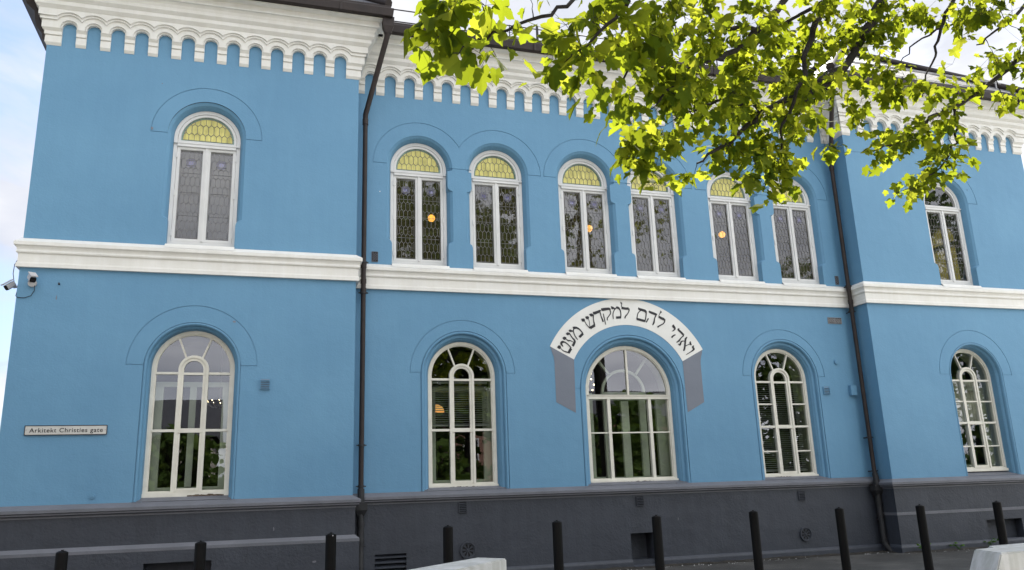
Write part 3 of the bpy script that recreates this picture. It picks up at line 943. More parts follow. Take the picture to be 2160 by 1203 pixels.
def lower_window(cx, yw, rec, kind):
    """kind: 'plain', 'blind_half', 'blind_full', 'grid'"""
    y = yw + rec
    f = MB()
    f.ring(arch(cx, LOB, LOS, LOR, -0.008), arch(cx, LOB, LOS, LOR, 0.040, 0.055), y, y + 0.09)
    f.ring(arch(cx, LOB, LOS, LOR, 0.040, 0.055), arch(cx, LOB, LOS, LOR, 0.058, 0.07), y + 0.018, y + 0.08)
    f.box(cx - LOR - 0.012, cx + LOR + 0.012, y - 0.035, y + 0.03, LOB - 0.012, LOB + 0.036)      # sill rail
    r1, r2 = 0.205, 0.130
    zc = LOT + 0.055
    f.ring(arch(cx, LOB + 0.05, zc, r1), arch(cx, LOB + 0.05, zc, r1, 0.036), y - 0.004, y + 0.07)
    f.ring(arch(cx, LOB + 0.05, zc, r1, 0.036, 0.02), arch(cx, LOB + 0.05, zc, r1, r1 - r2, 0.05), y + 0.012, y + 0.06)
    x1 = r1 - 0.01
    for s in (-1, 1):
        f.box(min(cx + s * x1, cx + s * (LOR - 0.045)), max(cx + s * x1, cx + s * (LOR - 0.045)), y + 0.008, y + 0.07, LOT - 0.017, LOT + 0.017)
        f.box(min(cx + s * x1, cx + s * (LOR - 0.045)), max(cx + s * x1, cx + s * (LOR - 0.045)), y + 0.004, y + 0.07, 2.238 - 0.018, 2.238 + 0.018)
        a = R(57)
        f.bar((cx + s * r1 * math.cos(a) * 0.98, zc + r1 * math.sin(a) * 0.98), (cx + s * (LOR - 0.05) * math.cos(R(64)), LOS + (LOR - 0.05) * math.sin(R(64))), 0.026, y + 0.014, y + 0.06)
        if kind in ('blind_full', 'grid'):
            for z in (2.645, 1.80):
                f.box(min(cx + s * x1, cx + s * (LOR - 0.05)), max(cx + s * x1, cx + s * (LOR - 0.05)), y + 0.014, y + 0.06, z - 0.012, z + 0.012)
    f.box(cx - r1 + 0.02, cx + r1 - 0.02, y + 0.002, y + 0.065, 2.238 - 0.030, 2.238 + 0.030)
    f.box(cx - r1 + 0.03, cx + r1 - 0.03, y + 0.010, y + 0.06, LOT - 0.022, LOT + 0.012)
    if kind == 'grid':
        for z in (2.645, 1.80):
            f.box(cx - r2 - 0.005, cx + r2 + 0.005, y + 0.014, y + 0.06, z - 0.012, z + 0.012)
    win = f.build("window", M['creamframe'], house)
    g = MB(); g.poly([arch(cx, LOB, LOS, LOR, 0.045, 0.05)], y + 0.04)
    g.build("pane", M['glass'], win)
    # inner casement behind
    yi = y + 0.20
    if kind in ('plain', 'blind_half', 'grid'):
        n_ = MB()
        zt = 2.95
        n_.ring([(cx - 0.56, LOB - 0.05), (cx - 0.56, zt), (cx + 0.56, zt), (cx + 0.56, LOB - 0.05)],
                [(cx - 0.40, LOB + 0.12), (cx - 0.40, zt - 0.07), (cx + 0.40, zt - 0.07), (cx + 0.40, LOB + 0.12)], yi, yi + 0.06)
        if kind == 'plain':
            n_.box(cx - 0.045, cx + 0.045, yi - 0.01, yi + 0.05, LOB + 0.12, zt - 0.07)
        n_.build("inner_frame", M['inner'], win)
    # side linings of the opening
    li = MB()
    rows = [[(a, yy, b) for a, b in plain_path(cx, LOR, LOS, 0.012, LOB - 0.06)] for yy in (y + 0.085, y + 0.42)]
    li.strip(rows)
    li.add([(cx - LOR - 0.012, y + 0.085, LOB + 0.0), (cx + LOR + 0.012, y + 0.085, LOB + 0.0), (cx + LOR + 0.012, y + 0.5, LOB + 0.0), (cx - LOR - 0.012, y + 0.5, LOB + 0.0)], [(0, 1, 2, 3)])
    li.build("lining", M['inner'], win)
    if kind.startswith('blind'):
        b = MB()
        z0, z1 = (2.34, 3.0) if kind == 'blind_half' else (1.48, 3.05)
        yb = yi - 0.05
        k = int((z1 - z0) / 0.036)
        for i in range(k):
            z = z0 + i * 0.036
            b.add([(cx - 0.46, yb - 0.012, z), (cx + 0.46, yb - 0.012, z), (cx + 0.46, yb + 0.016, z + 0.014), (cx - 0.46, yb + 0.016, z + 0.014)], [(0, 1, 2, 3)])
        b.box(cx - 0.46, cx + 0.46, yb - 0.02, yb + 0.02, z0 - 0.03, z0 - 0.008)
        b.box(cx - 0.46, cx + 0.46, yb - 0.02, yb + 0.02, z1, z1 + 0.03)
        b.build("venetian_blind", M['blind'], win)
    if kind in ('grid',):
        b = MB()
        rows = []
        for i in range(61):
            x = cx - 0.52 + 1.04 * i / 60
            yy = yi + 0.12 + 0.018 * math.sin(i * 1.9) + 0.008 * math.sin(i * 0.7)
            rows.append([(x, yy, 2.22), (x, yy - 0.01, 3.1)])
        b.strip(rows, smooth=True)
        b.build("curtain", M['curtain'], win)
    return win

w_ll = lower_window(LOW[0][0], P, RLP, 'plain')
w_l1 = lower_window(LOW[1][0], 0.0, RL, 'blind_half')
w_l3 = lower_window(LOW[2][0], 0.0, RL, 'blind_full')
w_lr = lower_window(LOW[3][0], P, RLP, 'grid')

# wide middle window
def middle_window():
    cx, y = L2C, RL
    f = MB()
    A_ = lambda off, boff=0.0: arch(cx, LOB, L2S, L2R, off, boff)
    f.ring(A_(-0.008), A_(0.042, 0.055), y, y + 0.09)
    f.ring(A_(0.042, 0.055), A_(0.060, 0.07), y + 0.018, y + 0.08)
    f.box(cx - L2R - 0.012, cx + L2R + 0.012, y - 0.035, y + 0.03, LOB - 0.012, LOB + 0.036)
    f.box(cx - L2R + 0.03, cx + L2R - 0.03, y - 0.004, y + 0.08, 2.735, 2.792)
    f.box(cx - L2R + 0.02, cx + L2R - 0.02, y - 0.018, y + 0.02, 2.792, 2.806)
    f.box(cx - 0.017, cx + 0.017, y + 0.012, y + 0.06, 2.8, L2S + L2R - 0.05)
    for s in (-1, 1):
        f.box(cx + s * 0.385 - 0.028, cx + s * 0.385 + 0.028, y + 0.002, y + 0.075, LOB + 0.05, 2.74)
    f.box(cx - L2R + 0.05, cx + L2R - 0.05, y + 0.014, y + 0.06, 2.155, 2.176)
    win = f.build("window", M['creamframe'], house)
    g = MB(); g.poly([A_(0.045, 0.05)], y + 0.04)
    g.build("pane", M['glass'], win)
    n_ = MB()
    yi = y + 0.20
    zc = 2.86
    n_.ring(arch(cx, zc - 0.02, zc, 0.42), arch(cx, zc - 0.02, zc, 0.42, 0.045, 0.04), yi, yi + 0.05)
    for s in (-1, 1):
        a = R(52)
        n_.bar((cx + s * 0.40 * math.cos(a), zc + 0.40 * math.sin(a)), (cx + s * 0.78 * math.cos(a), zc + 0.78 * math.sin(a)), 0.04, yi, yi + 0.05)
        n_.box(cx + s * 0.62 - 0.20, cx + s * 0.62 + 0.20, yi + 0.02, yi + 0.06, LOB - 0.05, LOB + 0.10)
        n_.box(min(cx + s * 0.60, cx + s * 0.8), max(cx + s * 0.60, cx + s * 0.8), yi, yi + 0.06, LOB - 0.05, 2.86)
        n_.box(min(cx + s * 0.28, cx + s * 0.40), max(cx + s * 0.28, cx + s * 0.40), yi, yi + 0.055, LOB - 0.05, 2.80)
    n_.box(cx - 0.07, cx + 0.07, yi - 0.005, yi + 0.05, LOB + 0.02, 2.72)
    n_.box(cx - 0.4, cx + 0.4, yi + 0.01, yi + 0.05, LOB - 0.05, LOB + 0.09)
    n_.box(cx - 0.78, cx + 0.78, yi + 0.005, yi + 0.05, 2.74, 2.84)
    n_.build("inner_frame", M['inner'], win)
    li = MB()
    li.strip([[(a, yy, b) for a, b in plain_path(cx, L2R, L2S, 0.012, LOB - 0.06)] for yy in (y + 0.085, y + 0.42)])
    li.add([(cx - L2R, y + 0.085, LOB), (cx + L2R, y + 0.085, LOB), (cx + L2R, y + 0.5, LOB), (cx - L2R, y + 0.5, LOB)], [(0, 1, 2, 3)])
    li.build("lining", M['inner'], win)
    return win
w_l2 = middle_window()

# --- painted inscription over the middle window --------------------------
IC, IZ, IR0, IR1 = -0.05, 2.851, 1.148, 1.626
a0, a1 = R(27.3), R(180 - 27.3)
ban = MB()
ban.poly([arcpts(IC, IZ, IR1, a1, a0, 60) + arcpts(IC, IZ, IR0 + 0.004, a0, a1, 60)], -0.004)
banner = ban.build("inscription", M['banner'], house)
for s in (-1, 1):
    rb = MB()
    px = lambda x: IC + s * abs(x - IC)
    pts = [(px(-1.490), 3.594), (px(-1.462), 3.50), (px(-1.436), 3.42), (px(-1.428), 3.34), (px(-1.428), 2.662), (px(-1.089), 2.484), (px(-1.074), 3.378)]
    rb.poly([pts], -0.0035)
    rb.build("ribbon_end", M['ribbon'], banner)

LETTERS = [
  [[(1.222, 3.663, 0.0123), (1.2, 3.635, 0.0317), (1.217, 3.603, 0.0317), (1.199, 3.58, 0.0229), (1.145, 3.546, 0.0141), (1.051, 3.494, 0.0088)]],
  [[(1.107, 3.816, 0.0106), (1.071, 3.78, 0.0299), (1.054, 3.706, 0.0282), (1.036, 3.622, 0.0299), (1.022, 3.585, 0.0299), (1.0, 3.565, 0.0088)], [(1.164, 3.739, 0.0123), (1.156, 3.708, 0.0317), (1.17, 3.669, 0.0246)], [(1.149, 3.687, 0.0123), (1.102, 3.674, 0.0106), (1.059, 3.652, 0.0123)], [(1.057, 3.733, 0.0088), (1.012, 3.742, 0.0123), (0.977, 3.723, 0.0229), (0.955, 3.683, 0.0282), (0.938, 3.659, 0.0194)], [(0.913, 3.686, 0.0106), (0.954, 3.671, 0.0211)]],
  [[(0.964, 3.965, 0.0123), (0.941, 3.944, 0.0317), (0.986, 3.903, 0.0334), (1.04, 3.849, 0.0352)], [(1.042, 3.842, 0.0194), (0.987, 3.801, 0.0158), (0.936, 3.745, 0.0246), (0.882, 3.713, 0.0106)], [(0.88, 3.851, 0.0106), (0.843, 3.838, 0.0211), (0.792, 3.798, 0.0246)]],
  [[(0.861, 4.036, 0.007), (0.849, 4.006, 0.044), (0.867, 3.983, 0.0387), (0.875, 3.96, 0.0264), (0.847, 3.927, 0.0176), (0.807, 3.911, 0.0053)]],
  [[(0.614, 4.28, 0.0053), (0.626, 4.255, 0.0264), (0.606, 4.231, 0.0106), (0.583, 4.193, 0.0088), (0.577, 4.179, 0.0141)], [(0.574, 4.173, 0.0299), (0.624, 4.144, 0.0387), (0.681, 4.124, 0.0387)], [(0.685, 4.13, 0.0282), (0.684, 4.085, 0.0194), (0.65, 4.042, 0.0158), (0.592, 4.013, 0.0158), (0.55, 3.989, 0.0229), (0.537, 3.972, 0.0176)]],
  [[(0.397, 4.273, 0.0088), (0.41, 4.249, 0.037), (0.471, 4.227, 0.0387), (0.527, 4.208, 0.037), (0.538, 4.197, 0.0141)], [(0.531, 4.203, 0.0176), (0.493, 4.135, 0.0176), (0.471, 4.06, 0.0264), (0.44, 4.012, 0.0123)], [(0.373, 4.133, 0.0176), (0.345, 4.094, 0.0194), (0.322, 4.058, 0.0194)]],
  [[(0.198, 4.327, 0.007), (0.207, 4.297, 0.037), (0.265, 4.28, 0.0387), (0.314, 4.266, 0.0405), (0.337, 4.239, 0.0334)], [(0.337, 4.249, 0.0229), (0.326, 4.167, 0.0176), (0.296, 4.069, 0.0176)], [(0.23, 4.266, 0.0123), (0.176, 4.218, 0.0141), (0.145, 4.115, 0.0158)], [(0.141, 4.117, 0.0352), (0.297, 4.082, 0.037)]],
  [[(-0.147, 4.411, 0.0053), (-0.131, 4.39, 0.0264), (-0.123, 4.378, 0.0123), (-0.131, 4.336, 0.0088), (-0.133, 4.32, 0.0123)], [(-0.135, 4.306, 0.0405), (-0.063, 4.295, 0.037), (0.003, 4.297, 0.037)], [(0.004, 4.3, 0.0246), (0.007, 4.258, 0.0158), (-0.026, 4.202, 0.0141), (-0.069, 4.155, 0.0176), (-0.081, 4.118, 0.0194)]],
  [[(-0.332, 4.328, 0.007), (-0.307, 4.298, 0.0458), (-0.278, 4.293, 0.0264), (-0.268, 4.272, 0.0106)], [(-0.243, 4.312, 0.007), (-0.221, 4.308, 0.037), (-0.19, 4.298, 0.0352), (-0.164, 4.262, 0.0194), (-0.154, 4.198, 0.0176), (-0.161, 4.138, 0.0176)], [(-0.239, 4.296, 0.0194), (-0.276, 4.258, 0.0141), (-0.303, 4.193, 0.0141), (-0.303, 4.102, 0.0123)], [(-0.251, 4.127, 0.0352), (-0.153, 4.136, 0.0352)]],
  [[(-0.513, 4.287, 0.0088), (-0.498, 4.264, 0.0458), (-0.435, 4.273, 0.0422), (-0.371, 4.28, 0.037), (-0.356, 4.26, 0.0264)], [(-0.36, 4.269, 0.0229), (-0.348, 4.205, 0.0158), (-0.39, 4.145, 0.0141), (-0.417, 4.108, 0.0158), (-0.415, 4.073, 0.0158)], [(-0.488, 4.192, 0.0106), (-0.478, 4.133, 0.0158), (-0.453, 3.998, 0.0123)]],
  [[(-0.676, 4.216, 0.0088), (-0.656, 4.195, 0.044), (-0.602, 4.211, 0.0405), (-0.545, 4.235, 0.037), (-0.532, 4.231, 0.0123)], [(-0.545, 4.213, 0.0158), (-0.53, 4.14, 0.0176), (-0.51, 4.087, 0.0229), (-0.498, 4.044, 0.0229)]],
  [[(-0.903, 4.086, 0.007), (-0.873, 4.067, 0.0546), (-0.837, 4.075, 0.0264)], [(-0.845, 4.054, 0.0106), (-0.811, 3.988, 0.0123), (-0.749, 3.922, 0.0158)], [(-0.827, 4.124, 0.007), (-0.795, 4.11, 0.051), (-0.759, 4.117, 0.0246)], [(-0.772, 4.092, 0.0088), (-0.758, 4.043, 0.0088), (-0.753, 3.945, 0.0106)], [(-0.75, 4.172, 0.007), (-0.715, 4.16, 0.0493), (-0.684, 4.158, 0.0282), (-0.677, 4.127, 0.0158), (-0.678, 4.073, 0.015), (-0.67, 4.019, 0.0211), (-0.663, 3.983, 0.0264)], [(-0.749, 3.929, 0.0396), (-0.657, 3.981, 0.0396)]],
  [[(-1.068, 3.941, 0.007), (-1.041, 3.926, 0.0396), (-0.999, 3.927, 0.0308), (-0.944, 3.899, 0.0211), (-0.9, 3.847, 0.0194), (-0.89, 3.827, 0.0229)], [(-0.885, 3.829, 0.037), (-0.957, 3.764, 0.037)], [(-1.051, 3.914, 0.0194), (-1.058, 3.865, 0.015), (-1.043, 3.803, 0.015), (-1.013, 3.751, 0.0158), (-0.987, 3.72, 0.0123)], [(-1.146, 3.879, 0.007), (-1.119, 3.872, 0.0405), (-1.091, 3.869, 0.0264), (-1.057, 3.863, 0.0088)]],
  [[(-1.199, 3.819, 0.0053), (-1.173, 3.818, 0.044), (-1.14, 3.82, 0.0317), (-1.122, 3.806, 0.0176), (-1.088, 3.754, 0.0176), (-1.053, 3.715, 0.0264), (-1.046, 3.679, 0.0334), (-1.087, 3.608, 0.037)], [(-1.265, 3.743, 0.007), (-1.233, 3.739, 0.051), (-1.194, 3.745, 0.0264)], [(-1.204, 3.729, 0.0088), (-1.161, 3.699, 0.0211), (-1.128, 3.702, 0.0158), (-1.078, 3.679, 0.0088), (-1.055, 3.668, 0.0088)]],
  [[(-1.37, 3.583, 0.0053), (-1.333, 3.585, 0.0572), (-1.301, 3.591, 0.0308)], [(-1.308, 3.57, 0.0088), (-1.262, 3.526, 0.0123), (-1.19, 3.501, 0.0176), (-1.163, 3.494, 0.0211)], [(-1.17, 3.488, 0.0387), (-1.117, 3.569, 0.0387)], [(-1.114, 3.574, 0.0158), (-1.173, 3.637, 0.0158), (-1.227, 3.671, 0.0194), (-1.268, 3.675, 0.0352), (-1.291, 3.652, 0.0352), (-1.28, 3.622, 0.0246), (-1.259, 3.591, 0.007)]],
]

def ribbon_poly(mb, stroke, y):
    """a pen stroke of changing width as a flat polygon"""
    pts = [Vector((a, b)) for a, b, w in stroke]
    ws = [w * 1.16 + 0.001 for a, b, w in stroke]
    # resample with a smooth curve
    P_, W_ = [], []
    n = len(pts)
    for i in range(n - 1):
        p0, p1, p2, p3 = pts[max(i - 1, 0)], pts[i], pts[i + 1], pts[min(i + 2, n - 1)]
        for k in range(5):
            t = k / 5
            t2, t3 = t * t, t * t * t
            q = 0.5 * ((2 * p1) + (p2 - p0) * t + (2 * p0 - 5 * p1 + 4 * p2 - p3) * t2 + (3 * p1 - p0 - 3 * p2 + p3) * t3)
            if n == 2: q = p1.lerp(p2, t)
            P_.append(q); W_.append(ws[i] + (ws[i + 1] - ws[i]) * (3 * t2 - 2 * t3))
    P_.append(pts[-1]); W_.append(ws[-1])
    L, Rr = [], []
    for i, p in enumerate(P_):
        d = P_[min(i + 1, len(P_) - 1)] - P_[max(i - 1, 0)]
        d.normalize()
        nn = Vector((-d.y, d.x)) * W_[i] / 2
        L.append((p.x + nn.x, y, p.y + nn.y)); Rr.append((p.x - nn.x, y, p.y - nn.y))
    mb.strip([L, Rr])
for li_, strokes in enumerate(LETTERS):
    lm = MB()
    for si, s_ in enumerate(strokes):
        ribbon_poly(lm, s_, -0.0075 - 0.0004 * si)
    lm.build("letter", M['letter'], banner)

# --- pipes, vents, fittings ----------------------------------------------
def downpipe(px, side, hop):
    """side: -1 pipe beside the left wing, +1 beside the right wing"""
    y = -0.155
    pw = MB()
    xg = (XL1 + 0.42) if side < 0 else (XR0 - 0.42)
    yg = P - 0.36
    top = [(xg, yg, 8.62), (xg + side * 0.02, yg + 0.03, 8.50), (px, y, 7.42), (px, y, 7.25)]
    pw.tube(top, [0.050, 0.046, 0.044, 0.042], 10)
    pw.tube([(px, y, 7.30), (px, y, 1.28)], 0.0385, 12)
    pw.tube([(px, y, 7.34), (px, y, 7.24)], 0.048, 12)
    for z in (4.80, 4.55, 4.40):
        pw.tube([(px, y, z + 0.035), (px, y, z - 0.035)], 0.047, 12)
    pipe = pw.build("downpipe", M['brown'], house)
    hb = MB()
    z1 = hop
    def frus(xc, yc, wa, za, wb, zb_):
        v = [(xc + sx * w, yc + sy * w * 0.8, z) for w, z in ((wa, za), (wb, zb_)) for sx, sy in ((-1, -1), (1, -1), (1, 1), (-1, 1))]
        hb.add(v, [(0, 1, 2, 3), (4, 5, 6, 7), (0, 1, 5, 4), (1, 2, 6, 5), (2, 3, 7, 6), (3, 0, 4, 7)])
    frus(xg, yg, 0.095, 8.86, 0.085, 8.70); frus(xg, yg, 0.085, 8.70, 0.05, 8.58)
    hb.build("outlet_box", M['brown'], pipe)
    hb = MB()
    frus(px, y, 0.090, z1 + 0.10, 0.090, z1); frus(px, y, 0.090, z1, 0.045, z1 - 0.09)
    hb.tube([(px, y, 1.36), (px, y - 0.02, 1.28), (px, y - 0.02, 1.13)], 0.052, 10)
    hb.build("hopper", M['darkmetal'], pipe)
    lo = MB()
    lo.tube([(px, y, z1 - 0.05), (px, y, 0.20), (px + 0.01, y - 0.02, 0.12), (px + 0.05, y - 0.10, 0.0)], [0.050, 0.050, 0.055, 0.058], 12)
    for z in (0.86, 0.62, 0.2): lo.tube([(px, y, z + 0.03), (px, y, z - 0.03)], 0.060, 12)
    lo.build("lower_pipe", M['darkmetal'], pipe)
    for z in (4.86, 4.36, 2.0, 1.40, 0.55):
        c = MB()
        c.tube([(px, y, z + 0.014), (px, y, z - 0.014)], 0.052, 10)
        c.box(px - 0.075, px + 0.075, y - 0.012, y + 0.012, z - 0.008, z + 0.008)
        c.tube([(px, y, z), (px, 0.02, z)], 0.012, 6)
        c.build("pipe_clamp", M['darkmetal'], pipe)
downpipe(-4.630, -1, 1.06)
downpipe(4.585, 1, 1.06)

def louvre(x, z, w, h, y, mat, n):
    back = M['ribbon'] if mat is M['blue'] else M['hole']
    b = MB()
    b.box(x - w / 2, x + w / 2, y - 0.004, y + 0.012, z - h / 2, z + h / 2)
    g = b.build("vent_grille", back, house)
    s = MB()
    st = h / n
    for i in range(n):
        zz = z - h / 2 + i * st
        s.add([(x - w / 2 - 0.004, y - 0.022, zz + 0.002), (x + w / 2 + 0.004, y - 0.022, zz + 0.002), (x + w / 2 + 0.004, y - 0.006, zz + st * 0.62), (x - w / 2 - 0.004, y - 0.006, zz + st * 0.62)], [(0, 1, 2, 3)])
        s.box(x - w / 2 - 0.004, x + w / 2 + 0.004, y - 0.024, y - 0.020, zz, zz + 0.008)
    for sx in (-1, 1):
        s.box(x + sx * w / 2 - 0.006, x + sx * w / 2 + 0.006, y - 0.02, y, z - h / 2, z + h / 2)
    s.build("louvre", mat, g)
louvre(-6.055, 2.869, 0.135, 0.15, P, M['blue'], 6)
louvre(3.899, 2.875, 0.13, 0.14, 0.0, M['blue'], 5)
louvre(-3.056, 1.042, 0.125, 0.155, -0.035, M['grey'], 6)
louvre(-0.055, 1.032, 0.125, 0.155, -0.035, M['grey'], 6)
louvre(3.068, 1.014, 0.125, 0.155, -0.035, M['grey'], 6)

def lattice_vent(x0, x1, z0, z1, mid=False):
    b = MB()
    b.box(x0, x1, -0.003, 0.01, z0, z1)
    g = b.build("vent_grille", M['hole'], house)
    l_ = MB()
    m = 0.008
    ins = lambda p: x0 + m <= p[0] <= x1 - m and z0 + m <= p[1] <= z1 - m
    st = 0.040
    k = int((x1 - x0 + z1 - z0) / st) + 1
    for i in range(k):
        t = i * st
        for sgn in (1, -1):
            zz = z0 if sgn > 0 else z1
            prev = None
            # walk along the diagonal
            pts = [(x0 + t - u, zz + sgn * u) for u in [j * 0.01 for j in range(int((z1 - z0) / 0.01) + 1)]]
            run = [p for p in pts if ins(p)]
            if len(run) > 1: l_.bar(run[0], run[-1], 0.0075, -0.012, -0.004)
    for p, q in (((x0, z0), (x1, z0)), ((x0, z1), (x1, z1)), ((x0, z0), (x0, z1)), ((x1, z0), (x1, z1))):
        l_.bar(p, q, 0.006, -0.014, 0)
    if mid: l_.bar(((x0 + x1) / 2, z0), ((x0 + x1) / 2, z1), 0.012, -0.014, 0)
    l_.build("lattice", M['greylight'] if not mid else M['steel'], g)
lattice_vent(4.136, 4.436, 4.148, 4.262, True)
lattice_vent(-4.484, -4.386, 4.925, 5.09)
lattice_vent(4.43, 4.50, 4.925, 5.09)

def round_vent(x, z, r):
    y = -0.035
    b = MB()
    c = lambda rr, n=28: [(x + rr * math.cos(2 * PI * k / n), z + rr * math.sin(2 * PI * k / n)) for k in range(n)]
    b.ring(c(r), c(r * 0.86), y - 0.030, y)
    b.poly([c(r * 0.87)], y - 0.014)
    g = b.build("round_vent", M['grey'], house)
    s = MB()
    for k in range(8):
        a = 2 * PI * k / 8 + 0.25
        d = Vector((math.cos(a), math.sin(a))); e_ = Vector((-d.y, d.x))
        pts = [d * r * 0.22 + e_ * 0.006, d * r * 0.70 + e_ * r * 0.13, d * r * 0.72 - e_ * r * 0.13, d * r * 0.22 - e_ * 0.006]
        s.add([(x + p.x, y - 0.0165, z + p.y) for p in pts], [(0, 1, 2, 3)])
    s.build("vent_slots", M['hole'], g)
    k = MB(); k.tube([(x, y - 0.03, z), (x, y - 0.012, z)], r * 0.12, 10); k.build("knob", M['grey'], g)
round_vent(-2.99, 0.408, 0.125)
round_vent(3.056, 0.369, 0.118)

lv = MB()
for i in range(5):
    z = 0.08 + i * 0.072
    lv.add([(-4.40, -0.03, z), (-3.93, -0.03, z), (-3.93, 0.05, z + 0.045), (-4.40, 0.05, z + 0.045)], [(0, 1, 2, 3)])
    lv.box(-4.40, -3.93, -0.032, -0.022, z - 0.012, z + 0.002)
lv.build("louvre_panel", M['grey'], house)

cap = MB(); cap.tube([(4.193, -0.03, 3.41), (4.193, 0.0, 3.41)], 0.048, 14); cap.tube([(4.193, -0.036, 3.41), (4.193, -0.028, 3.41)], 0.03, 12)
cap.build("wall_cap", M['blue'], house)
cap = MB(); cap.tube([(-8.18, P - 0.012, 1.37), (-8.18, P, 1.37)], 0.034, 14); cap.tube([(-8.18, P - 0.02, 1.37), (-8.18, P - 0.01, 1.37)], 0.015, 10)
cap.build("wall_cap", M['blue'], house)
bx = MB(); bx.box(4.395, 4.525, -0.07, 0.0, 2.78, 2.965)
bx.build("junction_box", M['blue'], house)
bx = MB(); bx.box(-4.765, -4.70, -0.30, -0.10, 4.58, 4.86); bx.box(-4.77, -4.69, -0.28, -0.12, 4.54, 4.58)
bx.build("junction_box", M['concrete'], house)
hk = MB(); hk.tube([(-8.843, P - 0.03, 4.25), (-8.843, P, 4.24)], 0.013, 8); hk.build("wall_hook", M['darkmetal'], house)
dt = MB()
dt.tube([(-4.52, -0.13, 0.045), (-4.40, -0.14, 0.04), (-4.34, -0.15, 0.0)], 0.03, 8); dt.build("drain_stub", M['concrete'], house)
def plaster_chip(x, z, y, w, h, mat):
    r_ = random.Random(int(abs(x * 1000)))
    pts = []
    for k in range(9):
        a = 2 * PI * k / 9
        q = r_.uniform(0.6, 1.1)
        pts.append((x + w * q * math.cos(a), z + h * q * math.sin(a)))
    c = MB(); c.poly([pts], y - 0.0035)
    c.build("plaster_chip", mat, house)
plaster_chip(-7.83, 6.70, P, 0.020, 0.030, M['ribbon'])
plaster_chip(-7.74, 7.45, P, 0.012, 0.012, M['ribbon'])
plaster_chip(-6.52, 3.78, P, 0.028, 0.022, M['ribbon'])
plaster_chip(-4.36, 6.14, 0.0, 0.011, 0.011, M['white'])
plaster_chip(-8.86, 4.05, P, 0.010, 0.040, M['ribbon'])
plaster_chip(7.60, 6.95, P, 0.010, 0.022, M['ink'])
plaster_chip(-5.86, 0.86, P - 0.035, 0.010, 0.032, M['greylight'])
plaster_chip(0.62, 0.72, -0.035, 0.010, 0.03, M['greylight'])
plaster_chip(-5.30, 0.40, P - 0.09, 0.035, 0.018, M['greylight'])

M['barewood'] = mottled("bare_weathered_wood", (0.055, 0.04, 0.03), (0.12, 0.09, 0.065), 0.8, 20, 60, 0.4)
def peeled(win, x0, x1, yw, rec, seed):
    r_ = random.Random(seed)
    y = yw + rec - 0.0385
    n = 26
    top = [(x0 + (x1 - x0) * i / n, y, LOB + 0.004 + 0.016 * r_.random() * math.sin(PI * i / n)) for i in range(n + 1)]
    bot = [(p[0], y, LOB - 0.010 - 0.003 * r_.random()) for p in top]
    b = MB(); b.strip([top, bot]); b.build("peeled_patch", M['barewood'], win)
peeled(w_ll, LOW[0][0] + 0.02, LOW[0][0] + 0.50, P, RLP, 4)
peeled(w_l1, LOW[1][0] - 0.28, LOW[1][0] + 0.30, 0.0, RL, 5)
peeled(w_l3, LOW[2][0] - 0.45, LOW[2][0] + 0.05, 0.0, RL, 6)
peeled(w_l2, L2C - 0.35, L2C + 0.45, 0.0, RL, 7)
# ------------------------------------------------------------------ ground
def gz(x, y):
    t = min(max((-y - 3.0) / 9.0, 0.0), 1.0)
    return -0.42 * t * t * (3 - 2 * t)
gm = MB()
ys = [60, 12, 0.0, -0.3, -0.6, -1.2, -2, -3] + [-3 - 0.75 * i for i in range(1, 13)] + [-16, -25, -60, -400]
xs = [-400, -60, -25] + [-15 + i for i in range(31)] + [25, 60, 400]
rows = [[(x, y, gz(x, y)) for x in xs] for y in ys]
rows.insert(0, [(x, 400, 0.0) for x in xs])
gm.strip(rows, smooth=True)
tag(gm.build("ground", M['asphalt']), kind="structure")

pv = MB()
ysp = [-3.35 - 0.55 * i for i in range(0, 16)] + [-12.6, -14.5, -17.5, -20.0]
pv.strip([[(x, y, gz(x, y) + 0.006) for x in xs[1:-1]] for y in ysp], smooth=True)
tag(pv.build("pavement", M['bounce_paving']), kind="structure")  # pale sheet added out of view to bounce light onto the lower wall

so = MB()
rs = random.Random(5)
top, low, front = [], [], []
N = 150
for i in range(N + 1):
    x = XL0 - 0.5 + (XR1 - XL0 + 3.0) * i / N
    yb_ = (P if (x < XL1 + 0.1 or x > XR0 - 0.1) else 0.0) - 0.06
    top.append((x, yb_, 0.012 + 0.022 * rs.random()))
    low.append((x, yb_ - 0.05 - 0.05 * rs.random(), 0.010 + 0.014 * rs.random()))
    front.append((x, yb_ - 0.13 - 0.16 * rs.random(), 0.003))
so.strip([top, low, front])
tag(so.build("soil_strip", M['soil']), kind="structure")
pb = MB()
for i in range(420):
    x = rs.uniform(-4.6, 9.3)
    y0 = (P if x > XR0 - 0.1 else 0.0) - 0.08
    y = y0 - abs(rs.gauss(0.06, 0.14)); s = rs.uniform(0.003, 0.011)
    v = [(x + rs.uniform(-s, s), y + rs.uniform(-s, s), 0.004 + s * 0.9) for _ in range(1)] + [(x - s, y - s, 0.003), (x + s, y - s * 0.7, 0.003), (x + s * 0.8, y + s, 0.003), (x - s * 0.9, y + s * 0.8, 0.003)]
    pb.add(v, [(0, 1, 2), (0, 2, 3), (0, 3, 4), (0, 4, 1)])
tag(pb.build("gravel_bits", M['concrete']), "loose pale grit and small stones scattered at the foot of the wall", "gravel", kind="stuff")

